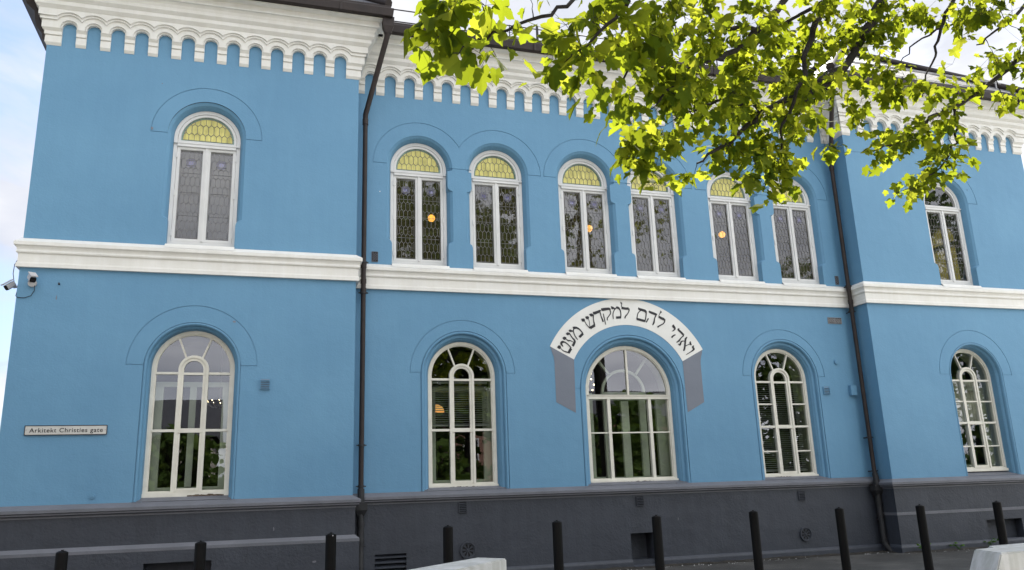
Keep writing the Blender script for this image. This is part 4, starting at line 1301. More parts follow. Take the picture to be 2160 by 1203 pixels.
M['weed'] = leaf_mat("weed_leaf", (0.04, 0.10, 0.02), (0.07, 0.15, 0.03), (0.10, 0.2, 0.02), (0.15, 0.26, 0.03), 0.3)
def weed(x, y, h, n, seed, label):
    r_ = random.Random(seed)
    root = empty("weed", (x, y, 0.01))
    tag(root, label, "weed", "weeds at the foot of the wall")
    st, lv_ = MB(), MB()
    for i in range(n):
        a = r_.uniform(0, 2 * PI); l = h * r_.uniform(0.5, 1.0)
        d = Vector((math.cos(a), math.sin(a), 0))
        tip = Vector((x, y, 0.01)) + d * l * r_.uniform(0.3, 0.8) + Vector((0, 0, l * r_.uniform(0.5, 0.95)))
        mid = Vector((x, y, 0.01)).lerp(tip, 0.5) + Vector((0, 0, l * 0.12))
        st.tube([(x, y, 0.0), mid, tip], [0.003, 0.0025, 0.0015], 5)
        s = d.cross(Vector((0, 0, 1)))
        w = l * r_.uniform(0.22, 0.34); L_ = l * r_.uniform(0.45, 0.65)
        dd = (d * 0.8 + Vector((0, 0, r_.uniform(-0.3, 0.5)))).normalized()
        nrm = s.cross(dd)
        pts = [tip, tip + dd * L_ * 0.3 + s * w * 0.8 - nrm * 0.01, tip + dd * L_ * 0.7 + s * w * 0.6, tip + dd * L_, tip + dd * L_ * 0.7 - s * w * 0.6, tip + dd * L_ * 0.3 - s * w * 0.8 - nrm * 0.01, tip + dd * L_ * 0.5 + nrm * 0.015]
        lv_.add(pts, [(0, 1, 6), (1, 2, 6), (2, 3, 6), (3, 4, 6), (4, 5, 6), (5, 0, 6)])
    st.build("stems", M['weed'], root); lv_.build("leaves", M['weed'], root)
weed(4.98, -0.64, 0.15, 14, 1, "low broad-leaved green weed nearest the right downpipe at the foot of the wall")
weed(5.72, -0.66, 0.12, 8, 2, "smallest green weed at the wall, between the broad one and the upright one")
weed(6.42, -0.63, 0.17, 9, 3, "upright green weed sprouting at the wall just left of the right-hand niche")

# ------------------------------------------------------------------ bollards
BY = -4.0
def make_bollard():
    root = empty("bollard", (0, 0, 0))
    p = MB()
    n = 16
    r = 0.053
    prof = [(r, -0.1), (r, 0.985), (r * 0.97, 0.992), (r * 0.55, 1.004), (0.0005, 1.008)]
    rows = []
    for rr, z in prof:
        rows.append([(rr * math.cos(2 * PI * k / n), rr * math.sin(2 * PI * k / n), z) for k in range(n)])
    p.strip(rows[:2], closed=True, smooth=True); p.strip(rows[1:], closed=True, smooth=False)
    post = p.build("post", M['black'], root)
    c = MB()
    c.tube([(0, 0, 1.004), (0, 0, 1.014)], 0.012, 8)
    c.build("cap_bolt", M['black'], root)
    b = MB()
    b.tube([(0, 0, -0.05), (0, 0, 0.012)], 0.085, 16)
    b.build("base_collar", M['darkmetal'], root)
    return root
BX = [-7.79, -6.60, -5.375, -4.175, -2.96, -1.76, -0.495, 0.71, 1.925, 3.165]
BTOP = [0.845, 0.87, 0.89, 0.91, 0.91, 0.92, 0.925, 0.915, 0.905, 0.905]
BLAB = ["black steel bollard furthest left, below the street name sign",
        "black steel bollard in front of the dark cellar opening of the left wing",
        "black steel bollard beside the left downpipe, with a pale chip on its top edge",
        "black steel bollard rising behind the long pale concrete block on the left",
        "black steel bollard between the pale concrete block and the bollard hiding the square niche",
        "black steel bollard half hiding the square niche under the middle window",
        "black steel bollard below the lower window with the fully lowered blinds",
        "black steel bollard just left of the right downpipe's foot",
        "black steel bollard in front of the low weeds to the right of the right downpipe",
        "black steel bollard furthest right, behind the concrete barrier with the sloping end"]
b0 = make_bollard()
kids = list(b0.children)
for i, x in enumerate(BX):
    if i == 0: o = b0
    else:
        o = b0.copy(); COL.objects.link(o)
        for ch in kids:
            c = ch.copy(); COL.objects.link(c); c.parent = o
    o.location = (x, BY, BTOP[i] - 1.0)
    tag(o, BLAB[i], "bollard", "black bollards in a row along the street")
chip = MB()
chip.add([(BX[2] + 0.010, BY - 0.0537, 0.870), (BX[2] + 0.018, BY - 0.052, 0.870), (BX[2] + 0.018, BY - 0.052, 0.881), (BX[2] + 0.010, BY - 0.0537, 0.879)], [(0, 1, 2, 3)])
bl3 = [o for o in bpy.data.objects if o.name.startswith("bollard") and abs(o.location.x - BX[2]) < 0.01][0]
chip.build("paint_chip", M['camwhite'], bl3)

# ------------------------------------------------------------------ concrete barriers
def barrier(pts_top, pts_low, zt, label):
    """pts_top: 4 plan points of the top, pts_low: 4 plan points at the ground"""
    root_xy = (sum(p[0] for p in pts_low) / 4, sum(p[1] for p in pts_low) / 4)
    bm = bmesh.new()
    t = [bm.verts.new((p[0], p[1], zt)) for p in pts_top]
    l_ = [bm.verts.new((p[0], p[1], gz(p[0], p[1]) - 0.1)) for p in pts_low]
    bm.faces.new(t); bm.faces.new(list(reversed(l_)))
    for i in range(4):
        bm.faces.new((t[i], l_[i], l_[(i + 1) % 4], t[(i + 1) % 4]))
    bmesh.ops.recalc_face_normals(bm, faces=bm.faces)
    bmesh.ops.bevel(bm, geom=[e_ for e_ in bm.edges], offset=0.012, segments=2, affect='EDGES')
    me = bpy.data.meshes.new("concrete_barrier")
    bmesh.ops.translate(bm, verts=bm.verts, vec=(-root_xy[0], -root_xy[1], 0))
    bm.to_mesh(me); bm.free()
    me.materials.append(M['concrete'])
    o = bpy.data.objects.new("concrete_barrier", me)
    COL.objects.link(o)
    o.location = (root_xy[0], root_xy[1], 0)
    return tag(o, label, "barrier", "pale concrete barriers by the kerb")
# left block lies across the pavement
A_, B_, C_, D_ = [Vector(p) for p in ((-5.72, -6.30), (-3.965, -4.41), (-3.765, -4.75), (-5.30, -6.66))]
barrier([A_, B_, C_, D_], [A_ - (B_ - A_) * 0.05, B_ + Vector((0.0, 0.05)), C_, D_ - (C_ - D_) * 0.05], 0.615, "pale concrete block lying across the pavement at the bottom left of centre")
# right block runs along the kerb, its left end slopes down
barrier([(0.07, -6.576), (2.0, -6.42), (1.85, -6.86), (-0.099, -7.018)], [(-0.42, -6.60), (2.0, -6.40), (1.85, -6.90), (-0.59, -7.05)], 0.60, "pale concrete barrier with a sloping end at the bottom right corner")
barrier([(0.44, -6.43), (2.3, -6.22), (2.3, -6.02), (0.60, -6.22)], [(0.42, -6.44), (2.3, -6.21), (2.3, -6.0), (0.58, -6.20)], 0.585, "second concrete barrier just visible behind the one with the sloping end")

# ------------------------------------------------------------------ street name sign
sx0, sx1, sz0, sz1 = -9.063, -8.072, 2.175, 2.304
sr = empty("street_sign", ((sx0 + sx1) / 2, P - 0.02, sz0))
tag(sr, "white street name plate with black border and lettering on the left wing wall", "sign")
s = MB(); s.box(sx0, sx1, P - 0.020, P - 0.012, sz0, sz1)
for x in (sx0 + 0.02, sx1 - 0.02): s.tube([(x, P - 0.013, (sz0 + sz1) / 2), (x, P + 0.004, (sz0 + sz1) / 2)], 0.008, 8)
s.build("plate", M['signface'], sr)
s = MB(); s.ring([(sx0, sz0), (sx0, sz1), (sx1, sz1), (sx1, sz0)], [(sx0 + 0.009, sz0 + 0.009), (sx0 + 0.009, sz1 - 0.009), (sx1 - 0.009, sz1 - 0.009), (sx1 - 0.009, sz0 + 0.009)], P - 0.0225, P - 0.0195)
s.build("border", M['ink'], sr)
s = MB()
for x in (sx0 + 0.022, sx1 - 0.022): s.tube([(x, P - 0.024, 2.243), (x, P - 0.019, 2.243)], 0.006, 8)
s.build("screw", M['steel'], sr)
fc = bpy.data.curves.new("lettering", 'FONT')
fc.body = "Arkitekt Christies gate"
fc.size = 0.1; fc.align_x = 'CENTER'
fc.space_character = 1.10
fc.offset = 0.0010
fo = bpy.data.objects.new("lettering_curve", fc)
COL.objects.link(fo)
bpy.context.view_layer.update()
dg = bpy.context.evaluated_depsgraph_get()
tm = bpy.data.meshes.new_from_object(fo.evaluated_get(dg))
bpy.data.objects.remove(fo)
xs_ = [v.co.x for v in tm.vertices]; zs_ = [v.co.y for v in tm.vertices]
kx = 0.880 / (max(xs_) - min(xs_)); mx_ = (max(xs_) + min(xs_)) / 2
capz = 0.0585 / 0.0729
for v in tm.vertices:
    x, z = (v.co.x - mx_) * kx, v.co.y * capz
    v.co = ((sx0 + sx1) / 2 + 0.003 + x - sr.location.x, P - 0.0222 - sr.location.y, 2.212 + z - sr.location.z)
tm.materials.clear(); tm.materials.append(M['ink'])
lo_ = bpy.data.objects.new("lettering", tm); COL.objects.link(lo_); lo_.parent = sr

# ------------------------------------------------------------------ security cameras
def sec_camera(base, aim, wallpt, label):
    root = empty("security_camera", wallpt)
    tag(root, label, "security camera", "security cameras at the left corner")
    a = Vector(aim).normalized()
    sidev = a.cross(Vector((0, 0, 1))).normalized(); up = sidev.cross(a)
    b = Vector(base)
    def oct_(c, w, h):
        w, h = w * 0.82, h * 0.82
        return [c + sidev * (w * ca) + up * (h * sa) for ca, sa in ((-1, -.6), (-.6, -1), (.6, -1), (1, -.6), (1, .6), (.7, 1), (-.7, 1), (-1, .6))]
    m_ = MB()
    r0, r1 = oct_(b, 0.050, 0.046), oct_(b + a * 0.125, 0.050, 0.046)
    m_.strip([r0, r1], closed=True); m_.add(r0, [tuple(range(8))])
    m_.build("housing", M['camwhite'], root)
    h_ = MB()
    c0, c1 = b + up * 0.052 - a * 0.01, b + up * 0.052 + a * 0.145
    v = [c0 - sidev * 0.046, c0 + sidev * 0.046, c1 + sidev * 0.046, c1 - sidev * 0.046]
    v += [p + up * 0.014 for p in v] 
    h_.add(v, [(0, 1, 2, 3), (4, 5, 6, 7), (0, 1, 5, 4), (1, 2, 6, 5), (2, 3, 7, 6), (3, 0, 4, 7)])
    h_.build("sun_shield", M['camwhite'], root)
    g = MB(); r2 = oct_(b + a * 0.126, 0.047, 0.043); g.add(r2, [tuple(range(8))]); 
    g.build("lens_front", M['hole'], root)
    w = MB()
    wp = Vector(wallpt)
    w.tube([b + a * 0.03 - up * 0.04, b - up * 0.06 - a * 0.02, wp], 0.018, 8)
    nrm = (b - wp); 
    w.tube([wp, wp + (Vector((0, -1, 0)) if abs(wp.y - P) < 0.01 else Vector((-1, 0, 0))) * 0.03], 0.055, 14)
    w.build("bracket", M['camwhite'], root)
    return root, b
c1_, b1_ = sec_camera((-9.18, P - 0.09, 4.31), (0.42, -0.72, -0.52), (-9.17, P, 4.24), "white bullet camera on the front wall just right of the left corner")
k = MB(); k.tube([(-9.13, P - 0.05, 4.20), (-9.13, P - 0.04, 4.13), (-9.17, P - 0.02, 4.06), (-9.25, P - 0.012, 4.03), (-9.33, P - 0.012, 4.035), (-9.362, P + 0.02, 4.06), (-9.375, P + 0.1, 4.14), (-9.40, P + 0.2, 4.26)], 0.005, 6)
k.build("cable", M['darkmetal'], c1_)
c2_, b2_ = sec_camera((-9.45, P + 0.2, 4.275), (-0.55, -0.50, -0.62), (-9.35, P + 0.22, 4.30), "white bullet camera jutting from the side wall, seen past the left corner")
k = MB(); k.tube([(-9.45, P + 0.2, 4.30), (-9.475, P + 0.2, 4.42), (-9.47, P + 0.2, 4.55), (-9.43, P + 0.2, 4.64), (-9.36, P + 0.2, 4.70)], 0.005, 6)
k.build("cable", M['darkmetal'], c2_)

# ------------------------------------------------------------------ lamps seen through the panes
def hanging_lamp(x, y, z, r, label):
    root = empty("hanging_lamp", (x, y, 8.44))
    tag(root, label, "lamp", "lit lamps inside the upper hall")
    g = MB(); g.ball((x, y, z), r * 0.8); g.build("globe", M['lampglow'], root)
    d = MB(); d.tube([(x, y, z + r), (x, y, 8.44)], 0.012, 6); d.tube([(x, y, z + r * 0.8), (x, y, z + r * 1.2)], r * 0.5, 10); d.build("rod", M['brown'], root)
hanging_lamp(-3.22, 1.35, 6.21, 0.085, "glowing amber globe lamp behind the first upper window right of the left downpipe")
hanging_lamp(-0.14, 1.2, 6.16, 0.085, "glowing amber globe lamp behind the third upper window of the middle part")
hanging_lamp(2.80, 1.2, 6.22, 0.085, "glowing amber globe lamp behind the fifth upper window of the middle part")
ch = empty("chandelier", (-6.75, 1.6, 4.30))
tag(ch, "small chandelier of warm bulbs behind the left lower window", "chandelier")
cm_, cb = MB(), MB()
cm_.tube([(-6.75, 1.6, 4.3), (-6.75, 1.6, 2.9)], 0.012, 6)
for i in range(12):
    a = 2 * PI * i / 12
    e_ = (-6.75 + 0.22 * math.cos(a), 1.6 + 0.22 * math.sin(a), 2.84)
    cm_.tube([(-6.75, 1.6, 2.80), (-6.75 + 0.12 * math.cos(a), 1.6 + 0.12 * math.sin(a), 2.76), e_], 0.006, 5)
    cb.ball((e_[0], e_[1], e_[2] + 0.02), 0.008, 6, 4)
cm_.build("arms", M['steel'], ch); cb.build("bulbs", M['bulb'], ch)
tl = empty("table_lamp", (-3.30, 0.95, 0.72))
tag(tl, "lamp with an amber dome shade behind the half-lowered blind", "lamp")
t_ = MB(); rows = []
for i in range(7):
    t = PI / 2 * i / 6
    rows.append([(-3.25 + 0.14 * math.sin(t) * math.cos(u), 0.95 + 0.14 * math.sin(t) * math.sin(u), 2.60 + 0.13 * math.cos(t)) for u in [2 * PI * k_ / 14 for k_ in range(14)]])
t_.strip(rows, closed=True, smooth=True)
M['amber'] = emit("amber_shade", (0.85, 0.42, 0.12), 0.35)
t_.build("shade", M['amber'], tl)
t_ = MB(); t_.tube([(-3.25, 0.95, 2.6), (-3.25, 0.95, 0.75)], 0.015, 8); t_.tube([(-3.25, 0.95, 0.76), (-3.25, 0.95, 0.72)], 0.14, 14); t_.build("stand", M['brown'], tl)
ls = empty("light_string", (-0.35, 1.2, 4.30))
tag(ls, "string of small white bulbs hanging behind the left half of the wide middle window", "lights")
b_, w_ = MB(), MB()
rs = random.Random(3)
for i, (x, n_) in enumerate(((-0.52, 4), (-0.25, 5))):
    w_.tube([(x, 1.2, 4.3), (x, 1.2, 3.0)], 0.004, 4)
    for j in range(n_): b_.ball((x + rs.uniform(-0.03, 0.03), 1.2, 3.42 - j * 0.10), 0.014, 6, 4)
b_.build("bulbs", M['bulb'], ls); w_.build("wires", M['brown'], ls)

# ------------------------------------------------------------------ the maple
LIMBS = [
  [(2.567, -7.589, 9.112, 0.12), (1.001, -7.279, 7.372, 0.1), (-0.131, -7.258, 6.198, 0.075), (-0.71, -7.341, 5.573, 0.06), (-0.966, -7.38, 5.213, 0.055), (-1.253, -7.403, 4.826, 0.05), (-1.575, -7.445, 4.555, 0.046), (-1.789, -7.443, 4.396, 0.042), (-2.303, -7.542, 4.157, 0.034), (-2.43, -7.577, 4.031, 0.028), (-2.764, -7.62, 3.775, 0.02), (-3.051, -7.692, 3.573, 0.01)],
  [(-2.303, -7.542, 4.157, 0.026), (-2.6, -7.663, 4.147, 0.02), (-2.917, -7.755, 4.052, 0.013), (-3.217, -7.834, 3.893, 0.008)],
  [(-0.131, -7.258, 6.198, 0.06), (-0.976, -7.329, 5.84, 0.05), (-1.476, -7.476, 5.361, 0.042), (-1.674, -7.542, 5.032, 0.037), (-1.867, -7.613, 4.714, 0.03), (-1.956, -7.613, 4.418, 0.024), (-2.152, -7.563, 4.059, 0.016), (-2.237, -7.565, 3.76, 0.01)],
  [(-0.976, -7.329, 5.84, 0.05), (-1.769, -7.624, 5.449, 0.045), (-2.192, -7.801, 4.99, 0.04), (-2.537, -7.921, 4.63, 0.034), (-2.815, -7.985, 4.39, 0.028), (-3.117, -8.059, 4.209, 0.022), (-3.404, -8.129, 4.002, 0.016), (-3.615, -8.213, 3.753, 0.01)],
  [(-2.537, -7.921, 4.63, 0.025), (-2.855, -8.015, 4.546, 0.022), (-3.191, -8.09, 4.411, 0.02), (-3.447, -8.189, 4.277, 0.018), (-3.72, -8.266, 4.076, 0.014), (-3.844, -8.299, 3.942, 0.012), (-3.981, -8.315, 3.758, 0.007)],
  [(-1.769, -7.624, 5.449, 0.04), (-2.758, -8.111, 5.193, 0.035), (-3.516, -8.398, 4.729, 0.03), (-3.938, -8.578, 4.281, 0.02), (-4.015, -8.631, 4.166, 0.018), (-4.153, -8.645, 3.977, 0.014), (-4.351, -8.646, 3.811, 0.009), (-4.464, -8.685, 3.685, 0.005)],
  [(-3.516, -8.398, 4.729, 0.028), (-4.07, -8.759, 4.306, 0.023), (-4.53, -9.033, 3.849, 0.016), (-4.746, -9.038, 3.715, 0.014), (-4.942, -9.054, 3.604, 0.011), (-5.107, -9.079, 3.487, 0.008), (-5.254, -9.113, 3.382, 0.004)],
  [(2.567, -7.589, 9.112, 0.1), (2.212, -7.57, 7.038, 0.07), (1.536, -7.656, 5.734, 0.05), (0.828, -7.728, 5.22, 0.04), (0.406, -7.736, 4.935, 0.032), (-0.08, -7.705, 4.582, 0.027), (-0.513, -7.715, 4.32, 0.023), (-0.782, -7.705, 4.193, 0.018), (-1.042, -7.683, 4.015, 0.013), (-1.262, -7.686, 3.877, 0.009), (-1.517, -7.697, 3.814, 0.005)],
  [(-0.505, -7.717, 4.32, 0.018), (-0.545, -7.738, 4.041, 0.014), (-0.722, -7.724, 3.793, 0.01), (-0.971, -7.705, 3.61, 0.007), (-1.191, -7.714, 3.497, 0.004)],
  [(1.001, -7.279, 7.372, 0.07), (0.606, -7.338, 6.441, 0.05), (0.084, -7.398, 5.665, 0.03), (-0.17, -7.436, 5.298, 0.02), (-0.281, -7.439, 5.034, 0.015), (-0.432, -7.431, 4.777, 0.01), (-0.541, -7.442, 4.545, 0.006)],
  [(-0.17, -7.436, 5.298, 0.014), (-0.472, -7.403, 5.125, 0.01), (-0.664, -7.393, 4.91, 0.006)],
  [(2.212, -7.57, 7.038, 0.06), (1.249, -7.69, 6.195, 0.045), (0.475, -7.782, 5.43, 0.025), (0.105, -7.799, 5.119, 0.015), (-0.175, -7.769, 4.93, 0.008)],
  [(-1.476, -7.476, 5.361, 0.025), (-1.985, -7.442, 5.023, 0.018), (-2.302, -7.366, 4.705, 0.012), (-2.535, -7.317, 4.393, 0.007)],
]
CLUSTERS = [
  (-5.297, -9.039, 3.56, 0.103, 0.135, 22),
  (-5.195, -9.093, 3.639, 0.147, 0.086, 20),
  (-5.005, -9.052, 3.667, 0.113, 0.1, 15),
  (-5.056, -9.071, 3.398, 0.086, 0.098, 12),
  (-5.336, -9.099, 3.424, 0.072, 0.084, 9),
  (-4.893, -9.063, 3.578, 0.045, 0.05, 3),
  (-4.768, -8.959, 3.85, 0.105, 0.039, 5),
  (-4.473, -8.602, 3.788, 0.109, 0.2, 24),
  (-4.291, -8.594, 3.948, 0.175, 0.19, 38),
  (-4.344, -8.604, 3.645, 0.143, 0.143, 24),
  (-4.246, -8.585, 3.462, 0.046, 0.051, 4),
  (-4.074, -8.59, 4.082, 0.149, 0.164, 26),
  (-4.552, -8.621, 3.547, 0.05, 0.112, 7),
  (-3.723, -8.386, 4.12, 0.189, 0.236, 40),
  (-3.95, -8.354, 3.864, 0.124, 0.185, 18),
  (-3.795, -8.137, 3.682, 0.112, 0.128, 14),
  (-3.305, -8.148, 4.36, 0.304, 0.287, 85),
  (-3.464, -8.089, 3.924, 0.249, 0.233, 65),
  (-2.951, -7.742, 4.046, 0.343, 0.307, 90),
  (-3.31, -7.76, 3.727, 0.192, 0.157, 36),
  (-3.567, -7.756, 3.61, 0.155, 0.138, 30),
  (-2.619, -7.778, 4.598, 0.355, 0.373, 110),
  (-2.248, -7.479, 4.259, 0.41, 0.391, 120),
  (-2.654, -7.54, 3.752, 0.317, 0.187, 60),
  (-2.197, -7.485, 3.819, 0.231, 0.212, 45),
  (-1.788, -7.491, 4.976, 0.367, 0.367, 95),
  (-1.687, -7.374, 4.42, 0.306, 0.347, 80),
  (-1.663, -7.464, 3.921, 0.099, 0.087, 8),
  (-2.226, -7.499, 3.504, 0.114, 0.106, 10),
  (-3.461, -7.739, 3.423, 0.103, 0.076, 8),
  (-3.151, -7.643, 3.507, 0.107, 0.053, 8),
  (-2.502, -7.528, 3.53, 0.149, 0.112, 12),
  (-1.131, -7.33, 5.218, 0.324, 0.28, 65),
  (-0.773, -7.363, 5.326, 0.284, 0.241, 50),
  (-0.248, -7.36, 5.509, 0.314, 0.157, 40),
  (0.062, -7.623, 5.318, 0.372, 0.219, 60),
  (0.195, -7.771, 4.91, 0.192, 0.255, 30),
  (-1.086, -7.415, 4.678, 0.252, 0.21, 48),
  (-0.842, -7.468, 4.588, 0.189, 0.147, 25),
  (-0.562, -7.558, 4.599, 0.168, 0.126, 14),
  (-0.36, -7.704, 4.502, 0.157, 0.157, 22),
  (0.235, -7.662, 4.456, 0.128, 0.119, 14),
  (-0.799, -7.685, 4.139, 0.241, 0.129, 32),
  (-1.097, -7.651, 3.959, 0.198, 0.111, 26),
  (-0.6, -7.706, 3.985, 0.129, 0.181, 22),
  (-0.747, -7.706, 3.755, 0.139, 0.139, 16),
  (-1.006, -7.684, 3.573, 0.141, 0.102, 16),
  (-1.208, -7.699, 3.461, 0.092, 0.062, 8),
  (-1.407, -7.732, 3.817, 0.108, 0.054, 8),
  (-0.045, -7.748, 4.702, 0.126, 0.126, 8),
  (-1.33, -7.451, 4.29, 0.122, 0.143, 12),
  (-3.967, -8.426, 4.555, 0.378, 0.157, 60),
  (-2.96, -8.012, 5.06, 0.506, 0.217, 90),
  (-1.775, -7.655, 5.568, 0.571, 0.286, 100),
  (-0.409, -7.343, 6.034, 0.637, 0.318, 100),
  (0.718, -7.504, 6.123, 0.653, 0.327, 100),
  (1.556, -7.403, 5.576, 0.335, 0.574, 90),
  (1.876, -7.468, 7.05, 0.903, 0.451, 120),
  (0.231, -7.196, 7.155, 0.882, 0.441, 120),
  (-1.76, -7.464, 6.45, 0.69, 0.345, 90),
  (2.183, -7.293, 5.24, 0.392, 0.392, 60),
]

LOBES = [(0.0, 0.02), (0.14, -0.07), (0.30, -0.10), (0.36, 0.02), (0.44, 0.14), (0.40, 0.24), (0.37, 0.28), (0.50, 0.38), (0.60, 0.56), (0.50, 0.60), (0.40, 0.66), (0.31, 0.64), (0.235, 0.60), (0.27, 0.74), (0.20, 0.88), (0.11, 0.94), (0.0, 1.08)]
LEAF = LOBES + [(-x, y) for x, y in reversed(LOBES[1:-1])]
def add_leaf(mb, base, tip_dir, nrm, size, fold, curl=0.16):
    d = tip_dir.normalized()
    s = d.cross(nrm)
    if s.length < 1e-3: return
    s.normalize(); n_ = s.cross(d)
    vs = []
    for x, y in LEAF:
        vs.append(base + (s * x + d * y) * size + n_ * size * (abs(x) * fold - curl * y * y))
    c = base + d * size * 0.38 - n_ * size * 0.01
    k_ = len(vs)
    vs.append(c)
    mb.add(vs, [(k_, i, (i + 1) % k_) for i in range(k_)])

tree = empty("maple_tree", (3.0, -7.6, gz(3.0, -7.6)))
tag(tree, "leafy maple whose sunlit yellow-green boughs hang across the upper right of the facade", "tree")
TB = MB()
TB.tube([(3.0, -7.6, -0.4), (2.98, -7.6, 0.3), (2.92, -7.58, 2.0), (2.85, -7.6, 4.2), (2.75, -7.58, 6.6), (2.567, -7.589, 9.1), (2.3, -7.4, 11.2), (2.2, -7.3, 12.6)],
        [0.30, 0.23, 0.19, 0.175, 0.16, 0.14, 0.09, 0.04], 14)
TB.build("trunk", M['bark'], tree)
BR = MB()
rt = random.Random(21)
nodes = []
def smooth_line(pts, k=4):
    out = []
    n = len(pts)
    for i in range(n - 1):
        p0, p1, p2, p3 = pts[max(i - 1, 0)], pts[i], pts[i + 1], pts[min(i + 2, n - 1)]
        for j in range(k):
            t = j / k; t2 = t * t; t3 = t2 * t
            q = [0.5 * (2 * p1[c] + (p2[c] - p0[c]) * t + (2 * p0[c] - 5 * p1[c] + 4 * p2[c] - p3[c]) * t2 + (3 * p1[c] - p0[c] - 3 * p2[c] + p3[c]) * t3) for c in range(4)]
            q[3] = max(q[3], 0.003)
            out.append(q)
    out.append(list(pts[-1]))
    return out
for lb in LIMBS:
    sp = smooth_line(lb)
    for q in sp[1:-1]:
        for c in range(3): q[c] += rt.gauss(0, 0.012)
    BR.tube([q[:3] for q in sp], [q[3] * 0.74 for q in sp], 8)
    nodes += [(Vector(q[:3]), q[3]) for q in sp]
LV = MB()
def sprig(c, nleaf, spread, size):
    """a twig to the nearest limb and a few leaves round its end"""
    best = min(nodes, key=lambda nd: (nd[0] - c).length + (0.25 if nd[1] > 0.05 else 0.0))
    a = best[0]
    L_ = (c - a).length
    mid = a.lerp(c, 0.5) + Vector((rt.gauss(0, 1), rt.gauss(0, 1), rt.gauss(0, 1) + 0.6)) * L_ * 0.10
    end = c
    pts = [a]
    for t in (0.25, 0.5, 0.75, 1.0):
        q = a * (1 - t) ** 2 + mid * 2 * t * (1 - t) + end * t * t
        pts.append(q + Vector((rt.gauss(0, 1), rt.gauss(0, 1), rt.gauss(0, 1))) * 0.02 * L_)
    r0 = min(best[1] * 0.4, 0.0035 + 0.0042 * L_)
    BR.tube(pts, [r0, r0 * 0.8, r0 * 0.6, r0 * 0.45, 0.0018], 5)
    for q in pts[2:]: nodes.append((q, 0.004))
    for i in range(nleaf):
        off = Vector((rt.gauss(0, 1), rt.gauss(0, 1), rt.gauss(0, 0.75))) * spread
        b = c + off
        hz = Vector((off.x, off.y, 0))
        if hz.length < 1e-4: hz = Vector((1, 0, 0))
        hz.normalize()
        d = hz * rt.uniform(0.2, 1.0) + Vector((rt.gauss(0, 0.35), rt.gauss(0, 0.35), rt.uniform(-1.2, -0.15)))
        d.normalize()
        n_ = Vector((rt.gauss(0, 0.55), rt.gauss(0, 0.55) - 0.15, 1.0))
        add_leaf(LV, b, d, n_, size * rt.uniform(0.42, 1.2), rt.uniform(-0.15, 0.6), rt.uniform(-0.05, 0.45))
        if rt.random() < 0.6: BR.tube([pts[-1], b], [0.0016, 0.0012], 3, caps=False)
for cx, cy, cz, rx, rz, n in CLUSTERS:
    dist = (Vector((cx, cy, cz)) - CAMP).dot(CAMF)
    far = min(max((dist - 4.9) / 1.4, 0.0), 1.0)
    n = int(n * (0.85 + 0.95 * far))
    k_ = max(1, round(n / 6))
    rem = n
    for i in range(k_):
        while True:
            u = Vector((rt.uniform(-1, 1), rt.uniform(-1, 1), rt.uniform(-1, 1)))
            if u.length < 1: break
        c = Vector((cx, cy, cz)) + CAMR * u.x * rx * 0.92 + CAMU * u.z * rz * 0.92 + CAMF * u.y * max(rx, rz) * 1.1
        sprig(c, 6, 0.062 - 0.004 * far, 0.125 - 0.026 * far)
# the rest of the crown, out of frame, round the trunk
for i in range(150):
    a = rt.uniform(0, 2 * PI); rr = 3.4 * math.sqrt(rt.random()); z = rt.uniform(6.6, 12.5)
    c = Vector((2.6 + rr * math.cos(a) * 0.9 + 0.6, -7.6 + rr * math.sin(a) * 0.8, z))
    if c.x < 2.4 and z < 8.2: continue
    sprig(c, 7, 0.22, 0.13)
BR.build("branches", M['bark'], tree)
LV.build("foliage", M['leaf'], tree)

# ------------------------------------------------------------------ across the street (mirrored in the panes), plus added sky blockers at the left
def street_tree(x, y, h, cr, zc0, n, seed, label):
    r_ = random.Random(seed)
    root = empty("street_tree", (x, y, gz(x, y)))
    tag(root, label, "tree", "trees across the street")
    t_ = MB()
    z0 = gz(x, y)
    t_.tube([(x, y, z0 - 0.2), (x + 0.05, y, z0 + h * 0.25), (x - 0.05, y + 0.1, z0 + h * 0.55), (x, y, z0 + h * 0.85)], [0.26, 0.2, 0.14, 0.05], 10)
    for i in range(14):
        a = r_.uniform(0, 2 * PI); zz = z0 + h * r_.uniform(0.25, 0.7)
        L_ = cr * r_.uniform(0.5, 0.9)
        t_.tube([(x, y, zz), (x + math.cos(a) * L_ * 0.5, y + math.sin(a) * L_ * 0.5, zz + L_ * 0.4), (x + math.cos(a) * L_, y + math.sin(a) * L_, zz + L_ * 0.6)], [0.09, 0.05, 0.015], 6)
    t_.build("trunk", M['bark'], root)
    c_ = MB()
    blobs = []
    for i in range(48):
        while True:
            u = Vector((r_.uniform(-1, 1), r_.uniform(-1, 1), r_.uniform(-1, 1)))
            if u.length < 1: break
        blobs.append((Vector((x + u.x * cr, y + u.y * cr, z0 + zc0 + (h - zc0) * (0.5 + 0.5 * u.z))), cr * r_.uniform(0.22, 0.38)))
    for i in range(n):
        b, rr = blobs[r_.randrange(len(blobs))]
        u = Vector((r_.gauss(0, 1), r_.gauss(0, 1), r_.gauss(0, 1))).normalized() * rr * r_.uniform(0.55, 1.05)
        p = b + u
        s1 = Vector((r_.gauss(0, 1), r_.gauss(0, 1), r_.gauss(0, 0.6))).normalized(); s2 = s1.cross(Vector((r_.gauss(0, 1), r_.gauss(0, 1), r_.gauss(0, 1)))).normalized()
        w = r_.uniform(0.16, 0.30)
        c_.add([p - s1 * w, p + s2 * w * 0.6, p + s1 * w, p - s2 * w * 0.6], [(0, 1, 2, 3)])
    c_.build("crown", M['leaf2'], root)
street_tree(2.4, -21.0, 17.5, 4.7, 1.6, 10500, 1, "tall broad tree across the street, mirrored in the leftmost upper middle windows")
